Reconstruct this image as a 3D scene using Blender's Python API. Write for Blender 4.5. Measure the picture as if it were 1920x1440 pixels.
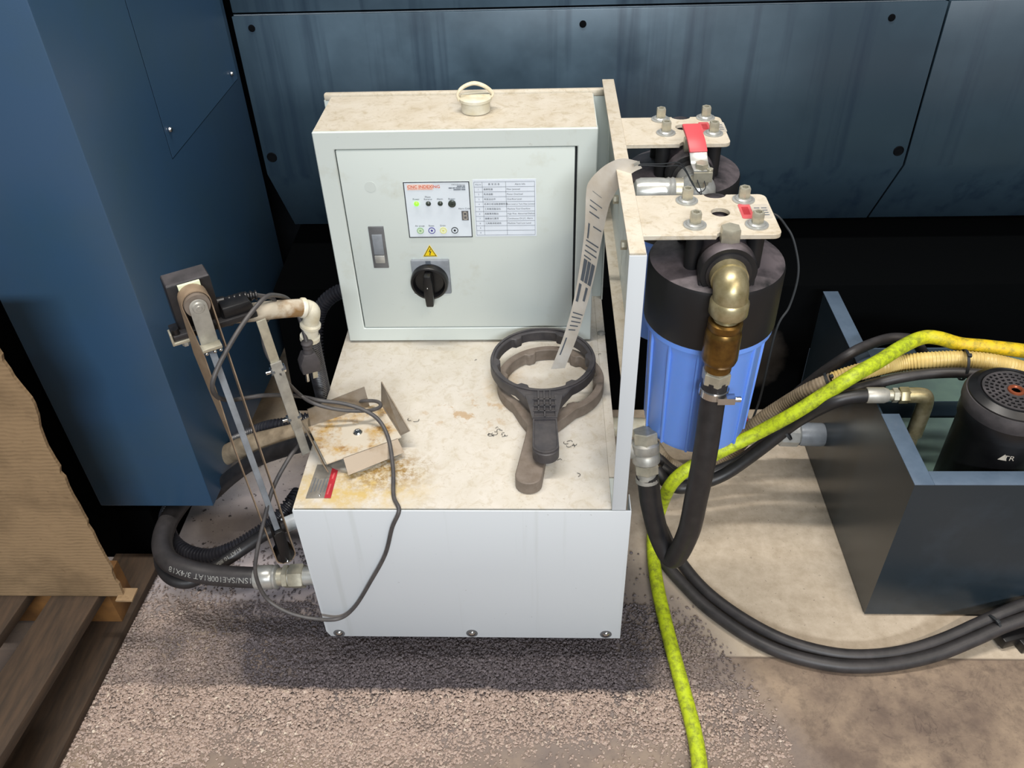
import bpy, bmesh, math, random
from mathutils import Vector, Matrix
random.seed(7)
for o in list(bpy.data.objects): bpy.data.objects.remove(o)
SC = bpy.context.scene
COL = SC.collection
# ------------------------------------------------------------------ camera
# metres; X to the right, Y into the picture, Z up, floor at z = 0
CAM_F, CAM_PITCH, CAM_YAW, CAM_ROLL = 1573.5, -0.6811, 0.0517, -0.0364
CAM_POS = Vector((0.3458, -0.771, 1.1894))
def cam_axes():
    cy, sy, cp, sp = math.cos(CAM_YAW), math.sin(CAM_YAW), math.cos(CAM_PITCH), math.sin(CAM_PITCH)
    fwd = Vector((-sy*cp, cy*cp, sp)); right = Vector((cy, sy, 0)); up = right.cross(fwd)
    cr, sr = math.cos(CAM_ROLL), math.sin(CAM_ROLL)
    return cr*right + sr*up, -sr*right + cr*up, fwd
RT, UP, FW = cam_axes()
cd = bpy.data.cameras.new('camera'); cam = bpy.data.objects.new('camera', cd); COL.objects.link(cam)
cd.sensor_width = 36.0; cd.lens = CAM_F*36.0/1920.0; cd.clip_start = 0.02; cd.clip_end = 60
m = Matrix((RT, UP, -FW)).transposed().to_4x4(); m.translation = CAM_POS
cam.matrix_world = m
SC.camera = cam
# ------------------------------------------------------------------ light
SC.view_settings.view_transform = 'Standard'; SC.view_settings.look = 'None'
SC.view_settings.gamma = 1; SC.view_settings.use_curve_mapping = False
SC.view_settings.exposure = 0.0
W = bpy.data.worlds.new('workshop_air'); SC.world = W; W.use_nodes = True
bg = W.node_tree.nodes['Background']; bg.inputs[0].default_value = (0.95, 0.97, 1.0, 1); bg.inputs[1].default_value = 0.16
def ceiling_or_fill_lamp(name, loc, aim, sx, sy, power, col):
    l = bpy.data.lights.new(name, 'AREA'); l.shape = 'RECTANGLE'; l.size = sx; l.size_y = sy; l.energy = power; l.color = col
    o = bpy.data.objects.new(name, l); COL.objects.link(o); o.location = loc
    o.rotation_euler = (Vector(aim)-Vector(loc)).to_track_quat('-Z', 'Y').to_euler()
    return o
ceiling_or_fill_lamp('ceiling_or_fill_lamp', (0.1, 0.0, 4.0), (0.1, 0.0, 0), 2.4, 0.14, 116, (1.0, 0.95, 0.88))
ceiling_or_fill_lamp('ceiling_or_fill_lamp', (0.9, -5.4, 3.6), (0.1, 0.2, 0.4), 2.4, 0.5, 285, (0.89, 0.945, 1.0))
ceiling_or_fill_lamp('ceiling_or_fill_lamp', (1.8, -2.4, 4.0), (1.6, -2.0, 0), 2.4, 0.14, 85, (1.0, 0.88, 0.74))  # added warm fill, stands in for bounce on the column side
# ------------------------------------------------------------------ materials
def lin(h):
    h = h.lstrip('#'); c = [int(h[i:i+2], 16)/255 for i in (0, 2, 4)]
    return tuple(v/12.92 if v <= 0.04045 else ((v+0.055)/1.055)**2.4 for v in c) + (1,)
class NT:
    def __init__(s, name):
        s.m = bpy.data.materials.new(name); s.m.use_nodes = True; s.t = s.m.node_tree; s.n = s.t.nodes; s.l = s.t.links
        s.b = s.n['Principled BSDF']; s._c = None
    def coord(s, kind='Object'):
        if s._c is None: s._c = s.n.new('ShaderNodeTexCoord')
        return s._c.outputs[kind]
    def noise(s, scale, detail=4, rough=.6, vec=None, dist=0, stretch=None):
        v = vec or s.coord()
        if stretch:
            mp = s.n.new('ShaderNodeMapping'); mp.inputs['Scale'].default_value = stretch; s.l.new(v, mp.inputs[0]); v = mp.outputs[0]
        t = s.n.new('ShaderNodeTexNoise'); t.inputs['Scale'].default_value = scale; t.inputs['Detail'].default_value = detail
        t.inputs['Roughness'].default_value = rough; t.inputs['Distortion'].default_value = dist; s.l.new(v, t.inputs['Vector']); return t.outputs[0]
    def ramp(s, f, a, b, ca=0.0, cb=1.0):
        r = s.n.new('ShaderNodeMapRange'); r.clamp = True
        for i, v in ((1, a), (2, b), (3, ca), (4, cb)): r.inputs[i].default_value = v
        s.l.new(f, r.inputs[0]); return r.outputs[0]
    def math(s, op, a, b=None):
        q = s.n.new('ShaderNodeMath'); q.operation = op
        for i, v in enumerate((a, b)):
            if v is None: continue
            if isinstance(v, (int, float)): q.inputs[i].default_value = v
            else: s.l.new(v, q.inputs[i])
        return q.outputs[0]
    def mix(s, f, a, b):
        x = s.n.new('ShaderNodeMix'); x.data_type = 'RGBA'
        for i, v in ((0, f), (6, a), (7, b)):
            if isinstance(v, (int, float)): x.inputs[i].default_value = v
            elif isinstance(v, tuple): x.inputs[i].default_value = v
            else: s.l.new(v, x.inputs[i])
        return x.outputs[2]
    def sep(s):
        q = s.n.new('ShaderNodeSeparateXYZ'); s.l.new(s.coord(), q.inputs[0]); return q.outputs
    def spot(s, x, y, rx, ry, rz=0):      # 1 in the middle of a stain on a flat surface, 0 outside
        o = s.sep()
        dx = s.math('SUBTRACT', o[0], x); dy = s.math('SUBTRACT', o[1], y)
        a = s.math('POWER', s.math('DIVIDE', dx, rx), 2); b = s.math('POWER', s.math('DIVIDE', dy, ry), 2)
        return s.ramp(s.math('SQRT', s.math('ADD', a, b)), 0.35, 1.0, 1.0, 0.0)
    def bump(s, f, strength, dist=.001):
        b = s.n.new('ShaderNodeBump'); b.inputs['Strength'].default_value = strength; b.inputs['Distance'].default_value = dist
        s.l.new(f, b.inputs['Height']); s.l.new(b.outputs[0], s.b.inputs['Normal'])
    def done(s, col, rough=.5, metal=0.0, **kw):
        if isinstance(col, tuple): s.b.inputs['Base Color'].default_value = col
        else: s.l.new(col, s.b.inputs['Base Color'])
        if isinstance(rough, (int, float)): s.b.inputs['Roughness'].default_value = rough
        else: s.l.new(rough, s.b.inputs['Roughness'])
        s.b.inputs['Metallic'].default_value = metal
        for k, v in kw.items(): s.b.inputs[k.replace('_', ' ')].default_value = v
        return s.m
M = {}
def plain(name, h, rough=.5, metal=0.0, var=.12, scale=40, bump=0.0, h2=None, lo=.35, hi=.75, stretch=None):
    t = NT(name); c = lin(h); d = lin(h2) if h2 else tuple(v*(1-var*3) for v in c[:3]) + (1,)
    f = t.ramp(t.noise(scale, stretch=stretch), lo, hi)
    if bump: t.bump(t.noise(scale*6, 3), bump)
    M[name] = t.done(t.mix(f, c, d), rough, metal); return M[name]
# machine paint: dark blue, fine orange-peel, dried run marks
t = NT('machine_blue')
run = t.ramp(t.noise(9, 4, .6, stretch=(3.2, 3.2, .12)), .52, .70)
dust = t.ramp(t.noise(3.0, 5, .6), .45, .75)
o = t.sep(); sheen = t.math('MULTIPLY', t.math('MULTIPLY', t.ramp(o[2], .60, .66), t.ramp(t.math('ABSOLUTE', t.math('SUBTRACT', o[0], .30)), .25, .55, 1, 0)), t.ramp(t.noise(4, 5, .6), .30, .62))  # soft reflection on the upper panel, painted into the colour
c = t.mix(dust, lin('#2d3e4b'), lin('#344856')); c = t.mix(t.math('MULTIPLY', sheen, .8), c, lin('#5a7080')); c = t.mix(t.math('MULTIPLY', run, .6), c, lin('#1c2c3e'))
t.bump(t.noise(900, 2), .12, .0006)
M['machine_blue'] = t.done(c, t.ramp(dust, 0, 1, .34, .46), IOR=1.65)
t = NT('column_blue'); dust = t.ramp(t.noise(5, 4), .4, .8)
t.bump(t.noise(900, 2), .12, .0006)
M['column_blue'] = t.done(t.mix(dust, lin('#30506f'), lin('#345063')), .40, IOR=1.65)
t = NT('tank_blue'); dust = t.ramp(t.noise(14, 5), .5, .8)
t.bump(t.noise(900, 2), .10, .0006)
M['tank_blue'] = t.done(t.mix(dust, lin('#242f37'), lin('#2c3842')), .26)
t = NT('rim_blue'); M['rim_blue'] = t.done(t.mix(t.ramp(t.noise(30, 5), .4, .8), lin('#566678'), lin('#465668')), .4)
plain('bed_dark', '#141b23', .6, var=.1)
t = NT('bed_black'); o = t.sep()
dx = t.math('POWER', t.math('DIVIDE', t.math('SUBTRACT', o[0], .785), .055), 2); dz = t.math('POWER', t.math('DIVIDE', t.math('SUBTRACT', o[2], .125), .075), 2)
pt = t.ramp(t.math('ADD', t.math('ADD', dx, dz), t.math('MULTIPLY', t.math('SUBTRACT', t.noise(22, 5), .5), 1.6)), .35, 1.1, 1, 0)  # patch of light on the bed front, painted as a greyer colour
M['bed_black'] = t.done(t.mix(t.math('MULTIPLY', pt, .6), lin('#030405'), lin('#3f3b38')), .85, Specular_IOR_Level=.04)
plain('void_black', '#0c0e11', .85, var=.1); M['void_black'].node_tree.nodes['Principled BSDF'].inputs['Specular IOR Level'].default_value = .05
# off-white machine paint, lightly grimed
t = NT('white_paint'); g = t.ramp(t.noise(14, 6, .65), .56, .80); g2 = t.ramp(t.noise(60, 4, .7), .66, .74)
c = t.mix(t.math('MULTIPLY', g, .55), lin('#cbd3cf'), lin('#aeab96')); c = t.mix(t.math('MULTIPLY', g2, .25), c, lin('#8f8a76'))
M['white_paint'] = t.done(c, .38)
t = NT('front_white'); run = t.ramp(t.noise(16, 4, .6, stretch=(2.5, 2.5, .1)), .60, .72); sp = t.ramp(t.noise(170, 2), .74, .80)
c = t.mix(t.math('MULTIPLY', run, .22), lin('#cad0d5'), lin('#a7aca8')); c = t.mix(t.math('MULTIPLY', sp, .5), c, lin('#8d8f8e'))
M['front_white'] = t.done(c, .42)
# the same paint under settled dust and dried coolant (upward faces)
def dusty(name, base, d1, d2, extra=None):
    t = NT(name)
    a = t.ramp(t.noise(18, 6, .68), .38, .68); b = t.ramp(t.noise(55, 5, .7, dist=.8), .50, .66); e = t.ramp(t.noise(230, 3), .62, .72)
    c = t.mix(a, lin(base), lin(d1)); c = t.mix(t.math('MULTIPLY', b, .55), c, lin(d2)); c = t.mix(t.math('MULTIPLY', e, .35), c, lin('#8d7a5c'))
    if extra: c = extra(t, c)
    t.bump(t.noise(260, 4), .10, .0008)
    M[name] = t.done(c, .72)
dusty('dusty_white', '#cbc3b4', '#c0b5a1', '#a6977a')
def oil(t, c):
    n = t.ramp(t.noise(45, 6, .7), .36, .60); n2 = t.ramp(t.noise(120, 5, .7), .40, .60)
    s1 = t.spot(.075, .040, .13, .062); s2 = t.spot(.115, .075, .085, .05); s3 = t.spot(.23, .20, .10, .05); s4 = t.spot(.28,.27,.04,.06)
    c = t.mix(t.math('MULTIPLY', t.math('MULTIPLY', s1, n), .95), c, lin('#bfa566'))
    c = t.mix(t.math('MULTIPLY', t.math('MULTIPLY', s2, n2), .95), c, lin('#8a6a2c'))
    c = t.mix(t.math('MULTIPLY', t.math('MULTIPLY', s3, t.ramp(t.noise(38, 5, .6), .56, .62)), .7), c, lin('#a8875a'))
    c = t.mix(t.math('MULTIPLY', t.math('MULTIPLY', s4, n), .5), c, lin('#c0a26e'))
    return c
dusty('dusty_top', '#c9c3b9', '#bfb8aa', '#b0a48e', oil)
plain('steel', '#c2c3bf', .30, .5, var=.1, scale=60)
plain('steel_dull', '#b0aea6', .45, .45, var=.12, scale=50)
plain('zinc', '#c4bfac', .36, .55, var=.1, scale=80)
plain('chrome', '#d5d6d6', .14, 1.0, var=.04)
plain('brass', '#8a6a35', .34, .85, var=.12, scale=70, h2='#5c4526')
plain('brass_pale', '#b9ae8c', .38, .7, h2='#85794f', scale=50)
t = NT('rusty_steel'); a = t.ramp(t.noise(24, 6, .7), .48, .66); b = t.ramp(t.noise(70, 5, .7), .50, .62)
c = t.mix(a, lin('#cfc5b4'), lin('#bf9a55')); c = t.mix(t.math('MULTIPLY', t.math('MULTIPLY', a, b), .9), c, lin('#7d4a17'))
M['rusty_steel'] = t.done(c, .5, .25)
plain('flap_steel', '#978c7e', .4, .5, h2='#7b6a52', scale=35, lo=.5, hi=.8)
plain('black_plastic', '#1b1b1d', .42, bump=.05, h2='#2a2728', scale=50)
plain('black_dusty', '#4a4648', .65, h2='#2a292b', scale=30, bump=.05)
plain('motor_black', '#0f0f11', .38, h2='#1d1c1d')
t = NT('lid_black'); gn = t.n.new('ShaderNodeNewGeometry'); sp_ = t.n.new('ShaderNodeSeparateXYZ'); t.l.new(gn.outputs['Normal'], sp_.inputs[0])
du = t.math('MULTIPLY', t.ramp(sp_.outputs[2], .35, .9), t.ramp(t.noise(22, 5, .6), .32, .62))     # settled dust lies on the level faces
M['lid_black'] = t.done(t.mix(t.math('MULTIPLY', du, .85), lin('#161618'), lin('#6b6266')), .48)
plain('rubber', '#1f1f21', .45, h2='#2d2b2c', scale=60, bump=.06)
plain('rubber_dusty', '#393637', .48, h2='#262526', scale=45, bump=.06)
plain('cord_grey', '#3e3d3f', .5, h2='#55514f', scale=60)
plain('conduit', '#24252c', .3, h2='#33343a')
plain('hose_tan', '#d9c07c', .4, h2='#bfa05a', scale=30)
plain('hose_tan_dirty', '#a3937c', .6, h2='#6f6250', scale=45)
t = NT('hose_yellow'); a = t.ramp(t.noise(85, 7, .75), .44, .62); o = t.sep()
c = t.mix(t.ramp(o[0], .93, 1.02), lin('#b9cc1e'), lin('#dcb812')); c = t.mix(t.math('MULTIPLY', a, .72), c, lin('#666c28'))
M['hose_yellow'] = t.done(c, .55)
plain('clear_tube', '#c6bba8', .22, h2='#8a6a42', scale=26, lo=.42, hi=.62)
plain('white_plastic', '#dcd8c8', .4, h2='#c3b898', scale=40)
plain('rope_cream', '#e6dcc4', .7, h2='#cdbf9e', scale=120)
t = NT('bowl_blue'); t.bump(t.noise(300, 2), .05)
M['bowl_blue'] = t.done(lin('#6f9df2'), .36, Subsurface_Weight=.15, Subsurface_Scale=.02)
plain('wrench_black', '#39373a', .5, h2='#4d4949', scale=60, bump=.1)
plain('wrench_brown', '#7b7066', .55, h2='#665a4f', scale=70, bump=.1)
plain('belt_tan', '#94806a', .5, h2='#75624e', scale=40)
plain('grey_plate', '#8a9097', .4)
plain('latch_grey', '#77797c', .35, .4)
plain('switch_black', '#141416', .35)
plain('print_white', '#dde6ee', .4, var=.02)
plain('chart_white', '#dfe7f1', .5, var=.02)
plain('ink', '#23272b', .6, var=.02)
plain('ink_soft', '#5a626c', .6, var=.02)
plain('ink_orange', '#d8623c', .6, var=.02)
plain('ink_green', '#8fb487', .6, var=.02)
plain('ink_violet', '#4a4593', .6, var=.02)
plain('ink_yellow', '#d9d98a', .6, var=.02)
plain('print_ivory', '#e9eecb', .6, var=.02); plain('print_blush', '#efd2c6', .6, var=.02); plain('hose_ink', '#8f8f8c', .6)
plain('ink_pale_green', '#cfe3c4', .6, var=.02)
plain('warning_yellow', '#f0cf16', .45, var=.02)
plain('label_red', '#b8303a', .4, h2='#9a2430')
plain('label_red_faded', '#cf5f63', .45, h2='#bb4a50')
plain('label_silver', '#9a968e', .4, .3, h2='#6d6860')
plain('label_pale', '#c8c1b4', .5, h2='#aaa397')
plain('grip_red', '#cc4f56', .45, h2='#c84a50')
plain('paper', '#dcd6cc', .75, h2='#cabfae', scale=30)
plain('wood_dark', '#463628', .8, h2='#2c231b', scale=30, bump=.2, stretch=(4, .5, 4))
plain('wood_raw', '#80592c', .75, h2='#5b3d1f', scale=30, bump=.2)
t = NT('cardboard'); o = t.sep()
fl = t.n.new('ShaderNodeTexWave'); fl.inputs['Scale'].default_value = 46; fl.inputs['Distortion'].default_value = 4; fl.inputs['Detail'].default_value = 3; fl.bands_direction = 'Z'
t.l.new(t.coord(), fl.inputs['Vector'])
st = t.ramp(t.noise(7, 5), .45, .75); sp = t.ramp(t.noise(70, 4), .62, .72)
c = t.mix(st, lin('#92795a'), lin('#5f4c35')); c = t.mix(t.math('MULTIPLY', sp, .5), c, lin('#5f4a30')); c = t.mix(t.math('MULTIPLY', t.math('MULTIPLY', t.ramp(fl.outputs[1], .35, .8), t.ramp(t.noise(30, 4), .35, .65)), .34), c, lin('#5a4832')); t.bump(fl.outputs[1], .18, .001)
M['cardboard'] = t.done(c, .85)
# concrete: pale slab behind the joint, stained slab in front, oily halo round the cabinet
t = NT('concrete'); o = t.sep()
n1 = t.noise(7, 7, .65); n2 = t.noise(40, 6, .7); n3 = t.noise(180, 4, .6)
pale = t.mix(t.ramp(n2, .35, .7), lin('#c2b4a1'), lin('#a99a86'))
brown = t.mix(t.ramp(n1, .38, .62), lin('#988571'), lin('#6c5c51')); brown = t.mix(t.math('MULTIPLY', t.ramp(n2, .48, .66), .55), brown, lin('#564941')); vn = t.ramp(t.math('ABSOLUTE', t.math('SUBTRACT', t.noise(9, 5, .6, dist=1.2), .5)), .0, .012, 1, 0); brown = t.mix(t.math('MULTIPLY', t.math('MULTIPLY', vn, t.ramp(n1, .45, .6)), .55), brown, lin('#4a3d38'))
edge = t.math('ADD', o[1], t.math('MULTIPLY', t.math('SUBTRACT', n2, .5), .006))
c = t.mix(t.ramp(edge, .001, .005), brown, pale)
joint = t.math('MULTIPLY', t.ramp(o[1], -.001, .001), t.ramp(o[1], .002, .004, 1, 0))
c = t.mix(t.math('MULTIPLY', joint, .55), c, lin('#4a4038'))
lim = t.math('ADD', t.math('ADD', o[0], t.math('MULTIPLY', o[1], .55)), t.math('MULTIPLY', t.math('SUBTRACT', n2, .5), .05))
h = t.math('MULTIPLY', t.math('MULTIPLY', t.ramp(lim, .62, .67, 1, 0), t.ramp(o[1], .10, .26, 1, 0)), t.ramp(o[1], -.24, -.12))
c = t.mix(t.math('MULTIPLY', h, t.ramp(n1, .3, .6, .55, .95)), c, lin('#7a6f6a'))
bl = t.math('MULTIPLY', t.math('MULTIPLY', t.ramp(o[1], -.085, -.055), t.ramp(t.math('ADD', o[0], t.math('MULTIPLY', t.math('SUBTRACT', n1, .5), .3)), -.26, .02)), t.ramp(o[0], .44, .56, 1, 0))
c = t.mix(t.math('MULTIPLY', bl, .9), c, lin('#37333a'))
lf = t.math('MULTIPLY', t.ramp(o[0], -.02, -.06), t.ramp(o[1], -.03, .02))
c = t.mix(t.math('MULTIPLY', lf, t.ramp(n1, .35, .6, .35, .0)), c, lin('#b59a80'))
lg = t.math('MULTIPLY', t.ramp(o[0], .02, -.02), t.math('MULTIPLY', t.ramp(o[1], .05, .14), t.ramp(o[1], .55, .35)))
c = t.mix(t.math('MULTIPLY', lg, .6), c, lin('#a19ca6')); c = t.mix(t.math('MULTIPLY', t.math('MULTIPLY', lg, t.ramp(t.noise(75, 3), .63, .66)), .85), c, lin('#2b292c'))
c = t.mix(t.math('MULTIPLY', t.ramp(n3, .64, .72), .6), c, lin('#4b423c'))
t.bump(n3, .25, .001)
M['concrete'] = t.done(c, .68)
t = NT('absorbent'); o = t.sep(); n1 = t.noise(9, 4); n2 = t.noise(420, 2); n3 = t.noise(120, 2)
c = t.mix(t.ramp(n2, .3, .7), lin('#bda89a'), lin('#8f7f77')); c = t.mix(t.ramp(n3, .62, .7), c, lin('#cfc2b2'))
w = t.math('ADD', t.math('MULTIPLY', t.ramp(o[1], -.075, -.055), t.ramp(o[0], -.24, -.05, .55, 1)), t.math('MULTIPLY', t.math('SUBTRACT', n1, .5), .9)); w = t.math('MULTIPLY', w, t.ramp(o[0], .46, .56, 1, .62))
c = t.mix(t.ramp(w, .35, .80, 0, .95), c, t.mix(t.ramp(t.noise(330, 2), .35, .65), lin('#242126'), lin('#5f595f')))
M['absorbent'] = t.done(c, .8)
t = NT('led_green'); t.b.inputs['Emission Color'].default_value = (.25, 1, .05, 1); t.b.inputs['Emission Strength'].default_value = 1.2; M['led_green'] = t.done(lin('#6fdc2a'), .3)
plain('led_off', '#3d453f', .25); plain('coolant_teal', '#5c7268', .5, h2='#47585a', scale=12); plain('copper_red', '#a4593a', .4, .5)
# ------------------------------------------------------------------ mesh builder
def perp(d):
    a = Vector((0, 0, 1)) if abs(d.z) < .9 else Vector((1, 0, 0))
    u = d.cross(a).normalized(); return u, d.cross(u).normalized()
def spline(pts, n=8):
    p = [Vector(q) for q in pts]; p = [p[0]*2-p[1]] + p + [p[-1]*2-p[-2]]; out = []
    for i in range(1, len(p)-2):
        for k in range(n):
            s = k/n; a, b, c, d = p[i-1], p[i], p[i+1], p[i+2]
            out.append(.5*((2*b) + (c-a)*s + (2*a-5*b+4*c-d)*s*s + (3*b-a-3*c+d)*s**3))
    out.append(p[-2]); return out
class MB:
    def __init__(s): s.v = []; s.f = []
    def add(s, vs, fs):
        k = len(s.v); s.v += [Vector(q) for q in vs]; s.f += [tuple(i+k for i in f) for f in fs]; return s
    def box(s, x0, x1, y0, y1, z0, z1):
        return s.add([(x, y, z) for z in (z0, z1) for y in (y0, y1) for x in (x0, x1)], [(0, 2, 3, 1), (4, 5, 7, 6), (0, 1, 5, 4), (2, 6, 7, 3), (0, 4, 6, 2), (1, 3, 7, 5)])
    def hexa(s, b, t):    # bottom and top quads, same winding
        return s.add(list(b)+list(t), [(3, 2, 1, 0), (4, 5, 6, 7)] + [(i, (i+1) % 4, 4+(i+1) % 4, 4+i) for i in range(4)])
    def obox(s, c, ux, uy, uz, hx, hy, hz):
        c = Vector(c); ux, uy, uz = Vector(ux), Vector(uy), Vector(uz)
        q = [c + ux*hx*a + uy*hy*b + uz*hz*d for d in (-1, 1) for b in (-1, 1) for a in (-1, 1)]
        return s.add(q, [(0, 2, 3, 1), (4, 5, 7, 6), (0, 1, 5, 4), (2, 6, 7, 3), (0, 4, 6, 2), (1, 3, 7, 5)])
    def cyl(s, p0, p1, r0, r1=None, n=20, caps=True):
        return s.rev(p0, p1, [(r0, 0), (r0 if r1 is None else r1, 1)], n, caps)
    def rev(s, p0, p1, prof, n=24, caps=True, ph=0.0):   # profile (radius, fraction) along p0-p1
        p0, p1 = Vector(p0), Vector(p1); u, w = perp((p1-p0).normalized()); k = len(s.v)
        for r, q in prof:
            c = p0.lerp(p1, q)
            s.v += [c + (u*math.cos(2*math.pi*i/n+ph) + w*math.sin(2*math.pi*i/n+ph))*r for i in range(n)]
        for j in range(len(prof)-1):
            s.f += [(k+j*n+i, k+j*n+(i+1) % n, k+(j+1)*n+(i+1) % n, k+(j+1)*n+i) for i in range(n)]
        if caps:
            s.f.append(tuple(k+i for i in reversed(range(n)))); s.f.append(tuple(k+(len(prof)-1)*n+i for i in range(n)))
        return s
    def hexn(s, p0, p1, r, ph=0.0): return s.rev(p0, p1, [(r*.93, 0), (r, .08), (r, .92), (r*.93, 1)], 6, True, ph)
    def tube(s, pts, r, n=14, sub=8, caps=True, rib=None):   # rib = (pitch, depth) for corrugated hose
        c = spline(pts, sub) if sub else [Vector(q) for q in pts]
        rad = [r]*len(c) if not callable(r) else [r(i/(len(c)-1)) for i in range(len(c))]
        if rib:
            pitch, dep = rib; L = [0]
            for a, b in zip(c, c[1:]): L.append(L[-1]+(b-a).length)
            q = []; rad = []; st = pitch/4; k = 0; nn = int(L[-1]/st)
            for i in range(nn+1):
                d = i*st
                while k < len(L)-2 and L[k+1] < d: k += 1
                q.append(c[k].lerp(c[k+1], min(1, (d-L[k])/max(1e-9, L[k+1]-L[k])))); rad.append(r if (i % 4) < 2 else r-dep)
            c = q
        T = [(c[min(i+1, len(c)-1)]-c[max(i-1, 0)]).normalized() for i in range(len(c))]
        u, _ = perp(T[0]); k = len(s.v)
        for i, q in enumerate(c):
            u = (u - T[i]*u.dot(T[i])).normalized(); w = T[i].cross(u)
            s.v += [q + (u*math.cos(2*math.pi*j/n) + w*math.sin(2*math.pi*j/n))*rad[i] for j in range(n)]
        for i in range(len(c)-1):
            s.f += [(k+i*n+j, k+i*n+(j+1) % n, k+(i+1)*n+(j+1) % n, k+(i+1)*n+j) for j in range(n)]
        if caps:
            s.f.append(tuple(k+j for j in reversed(range(n)))); s.f.append(tuple(k+(len(c)-1)*n+j for j in range(n)))
        return s
    def prism(s, poly, fn, h0, h1):      # poly of (a, b); fn(a, b, h) -> point
        n = len(poly)
        return s.add([fn(a, b, h0) for a, b in poly] + [fn(a, b, h1) for a, b in poly], [tuple(reversed(range(n))), tuple(range(n, 2*n))] + [(i, (i+1) % n, n+(i+1) % n, n+i) for i in range(n)])
    def ball(s, c, r, n=10):
        c = Vector(c); return s.rev(c-Vector((0, 0, r)), c+Vector((0, 0, r)), [(max(1e-5, r*math.sin(math.pi*i/n)), .5-.5*math.cos(math.pi*i/n)) for i in range(n+1)], 2*n)
    def mesh(s, name, mat, bevel=0.0, smooth=True, seg=2):
        me = bpy.data.meshes.new(name); bm = bmesh.new()
        vs = [bm.verts.new(q) for q in s.v]
        for f in s.f:
            try: bm.faces.new([vs[i] for i in f])
            except ValueError: pass
        bmesh.ops.recalc_face_normals(bm, faces=bm.faces)
        if bevel:
            ed = [e for e in bm.edges if len(e.link_faces) == 2 and e.calc_face_angle(0) > .6]
            bmesh.ops.bevel(bm, geom=ed, offset=bevel, segments=seg, affect='EDGES', profile=.5, clamp_overlap=True)
        for f in bm.faces: f.smooth = smooth
        bm.to_mesh(me); bm.free()
        if smooth: me.set_sharp_from_angle(angle=math.radians(38))
        me.materials.append(M[mat]); return me
    def obj(s, name, mat, parent=None, bevel=0.0, smooth=True, label=None, kind=None):
        return link(name, s.mesh(name, mat, bevel, smooth), parent, label, kind)
def link(name, me, parent=None, label=None, kind=None, loc=None, rot=None):
    o = bpy.data.objects.new(name, me); COL.objects.link(o)
    if loc is not None: o.location = loc
    if rot is not None: o.rotation_euler = rot
    if parent is not None:
        o.parent = parent
        if parent.type == 'EMPTY': o.matrix_parent_inverse = Matrix.Translation(-parent.location)
    if label: o['label'] = label
    if kind: o['kind'] = kind
    return o
def tag(o, label, cat=None, group=None, kind=None):
    o['label'] = label
    if cat: o['category'] = cat
    if group: o['group'] = group
    if kind: o['kind'] = kind
    return o
def thing(name, label, cat, loc, group=None):
    o = bpy.data.objects.new(name, None); COL.objects.link(o); o.location = loc; o.empty_display_size = .05
    return tag(o, label, cat, group)
def text(body, size, fn, name, mat, parent, align='LEFT', label=None, bold=0.0):
    cu = bpy.data.curves.new(name, 'FONT'); cu.body = body; cu.size = size; cu.align_x = align; cu.offset = bold; cu.resolution_u = 3
    o = bpy.data.objects.new(name, cu); COL.objects.link(o)
    dg = bpy.context.evaluated_depsgraph_get(); me = bpy.data.meshes.new_from_object(o.evaluated_get(dg))
    bpy.data.objects.remove(o)
    for v in me.vertices: v.co = Vector(fn(v.co.x, v.co.y))
    me.name = name; me.materials.clear(); me.materials.append(M[mat])
    return link(name, me, parent, label)
def front(x, y, z, s=1.0):
    return lambda a, b: (x+a, y, z+b)
def rrect(x0, x1, y0, y1, r, n=5):
    out = []
    for cx, cy, a0 in ((x1-r, y1-r, 0), (x0+r, y1-r, 90), (x0+r, y0+r, 180), (x1-r, y0+r, 270)):
        for i in range(n+1):
            a = math.radians(a0+90*i/n); out.append((cx+r*math.cos(a), cy+r*math.sin(a)))
    return out
XY = lambda a, b, h: (a, b, h)
XZ = lambda a, b, h: (a, h, b)
YZ = lambda a, b, h: (h, a, b)
def holed(outer, holes, fn, h0, h1, name, mat, parent=None, bevel=0.0, label=None):
    """flat plate of any outline with holes, extruded h0..h1"""
    bm = bmesh.new(); loops = []
    for lp in [outer]+holes:
        vs = [bm.verts.new(Vector((a, b, 0))) for a, b in lp]
        for i in range(len(vs)): bm.edges.new((vs[i], vs[(i+1) % len(vs)]))
    bmesh.ops.triangle_fill(bm, use_beauty=True, use_dissolve=False, edges=bm.edges[:])
    r = bmesh.ops.extrude_face_region(bm, geom=bm.faces[:])
    top = {v for v in r['geom'] if isinstance(v, bmesh.types.BMVert)}
    for v in bm.verts: v.co = Vector(fn(v.co.x, v.co.y, h1 if v in top else h0))
    bmesh.ops.recalc_face_normals(bm, faces=bm.faces[:])
    bmesh.ops.dissolve_limit(bm, angle_limit=.01, verts=bm.verts[:], edges=bm.edges[:])
    if bevel:
        ed = [e for e in bm.edges if len(e.link_faces) == 2 and e.calc_face_angle(0) > .8]
        bmesh.ops.bevel(bm, geom=ed, offset=bevel, segments=1, affect='EDGES', clamp_overlap=True)
    for f in bm.faces: f.smooth = True
    me = bpy.data.meshes.new(name); bm.to_mesh(me); bm.free(); me.set_sharp_from_angle(angle=math.radians(35)); me.materials.append(M[mat])
    return link(name, me, parent, label)
def circ(x, y, r, n=24, rev=False):
    return [(x+r*math.cos(2*math.pi*i/n), y+r*math.sin(2*math.pi*i/n)) for i in range(n)]
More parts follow.
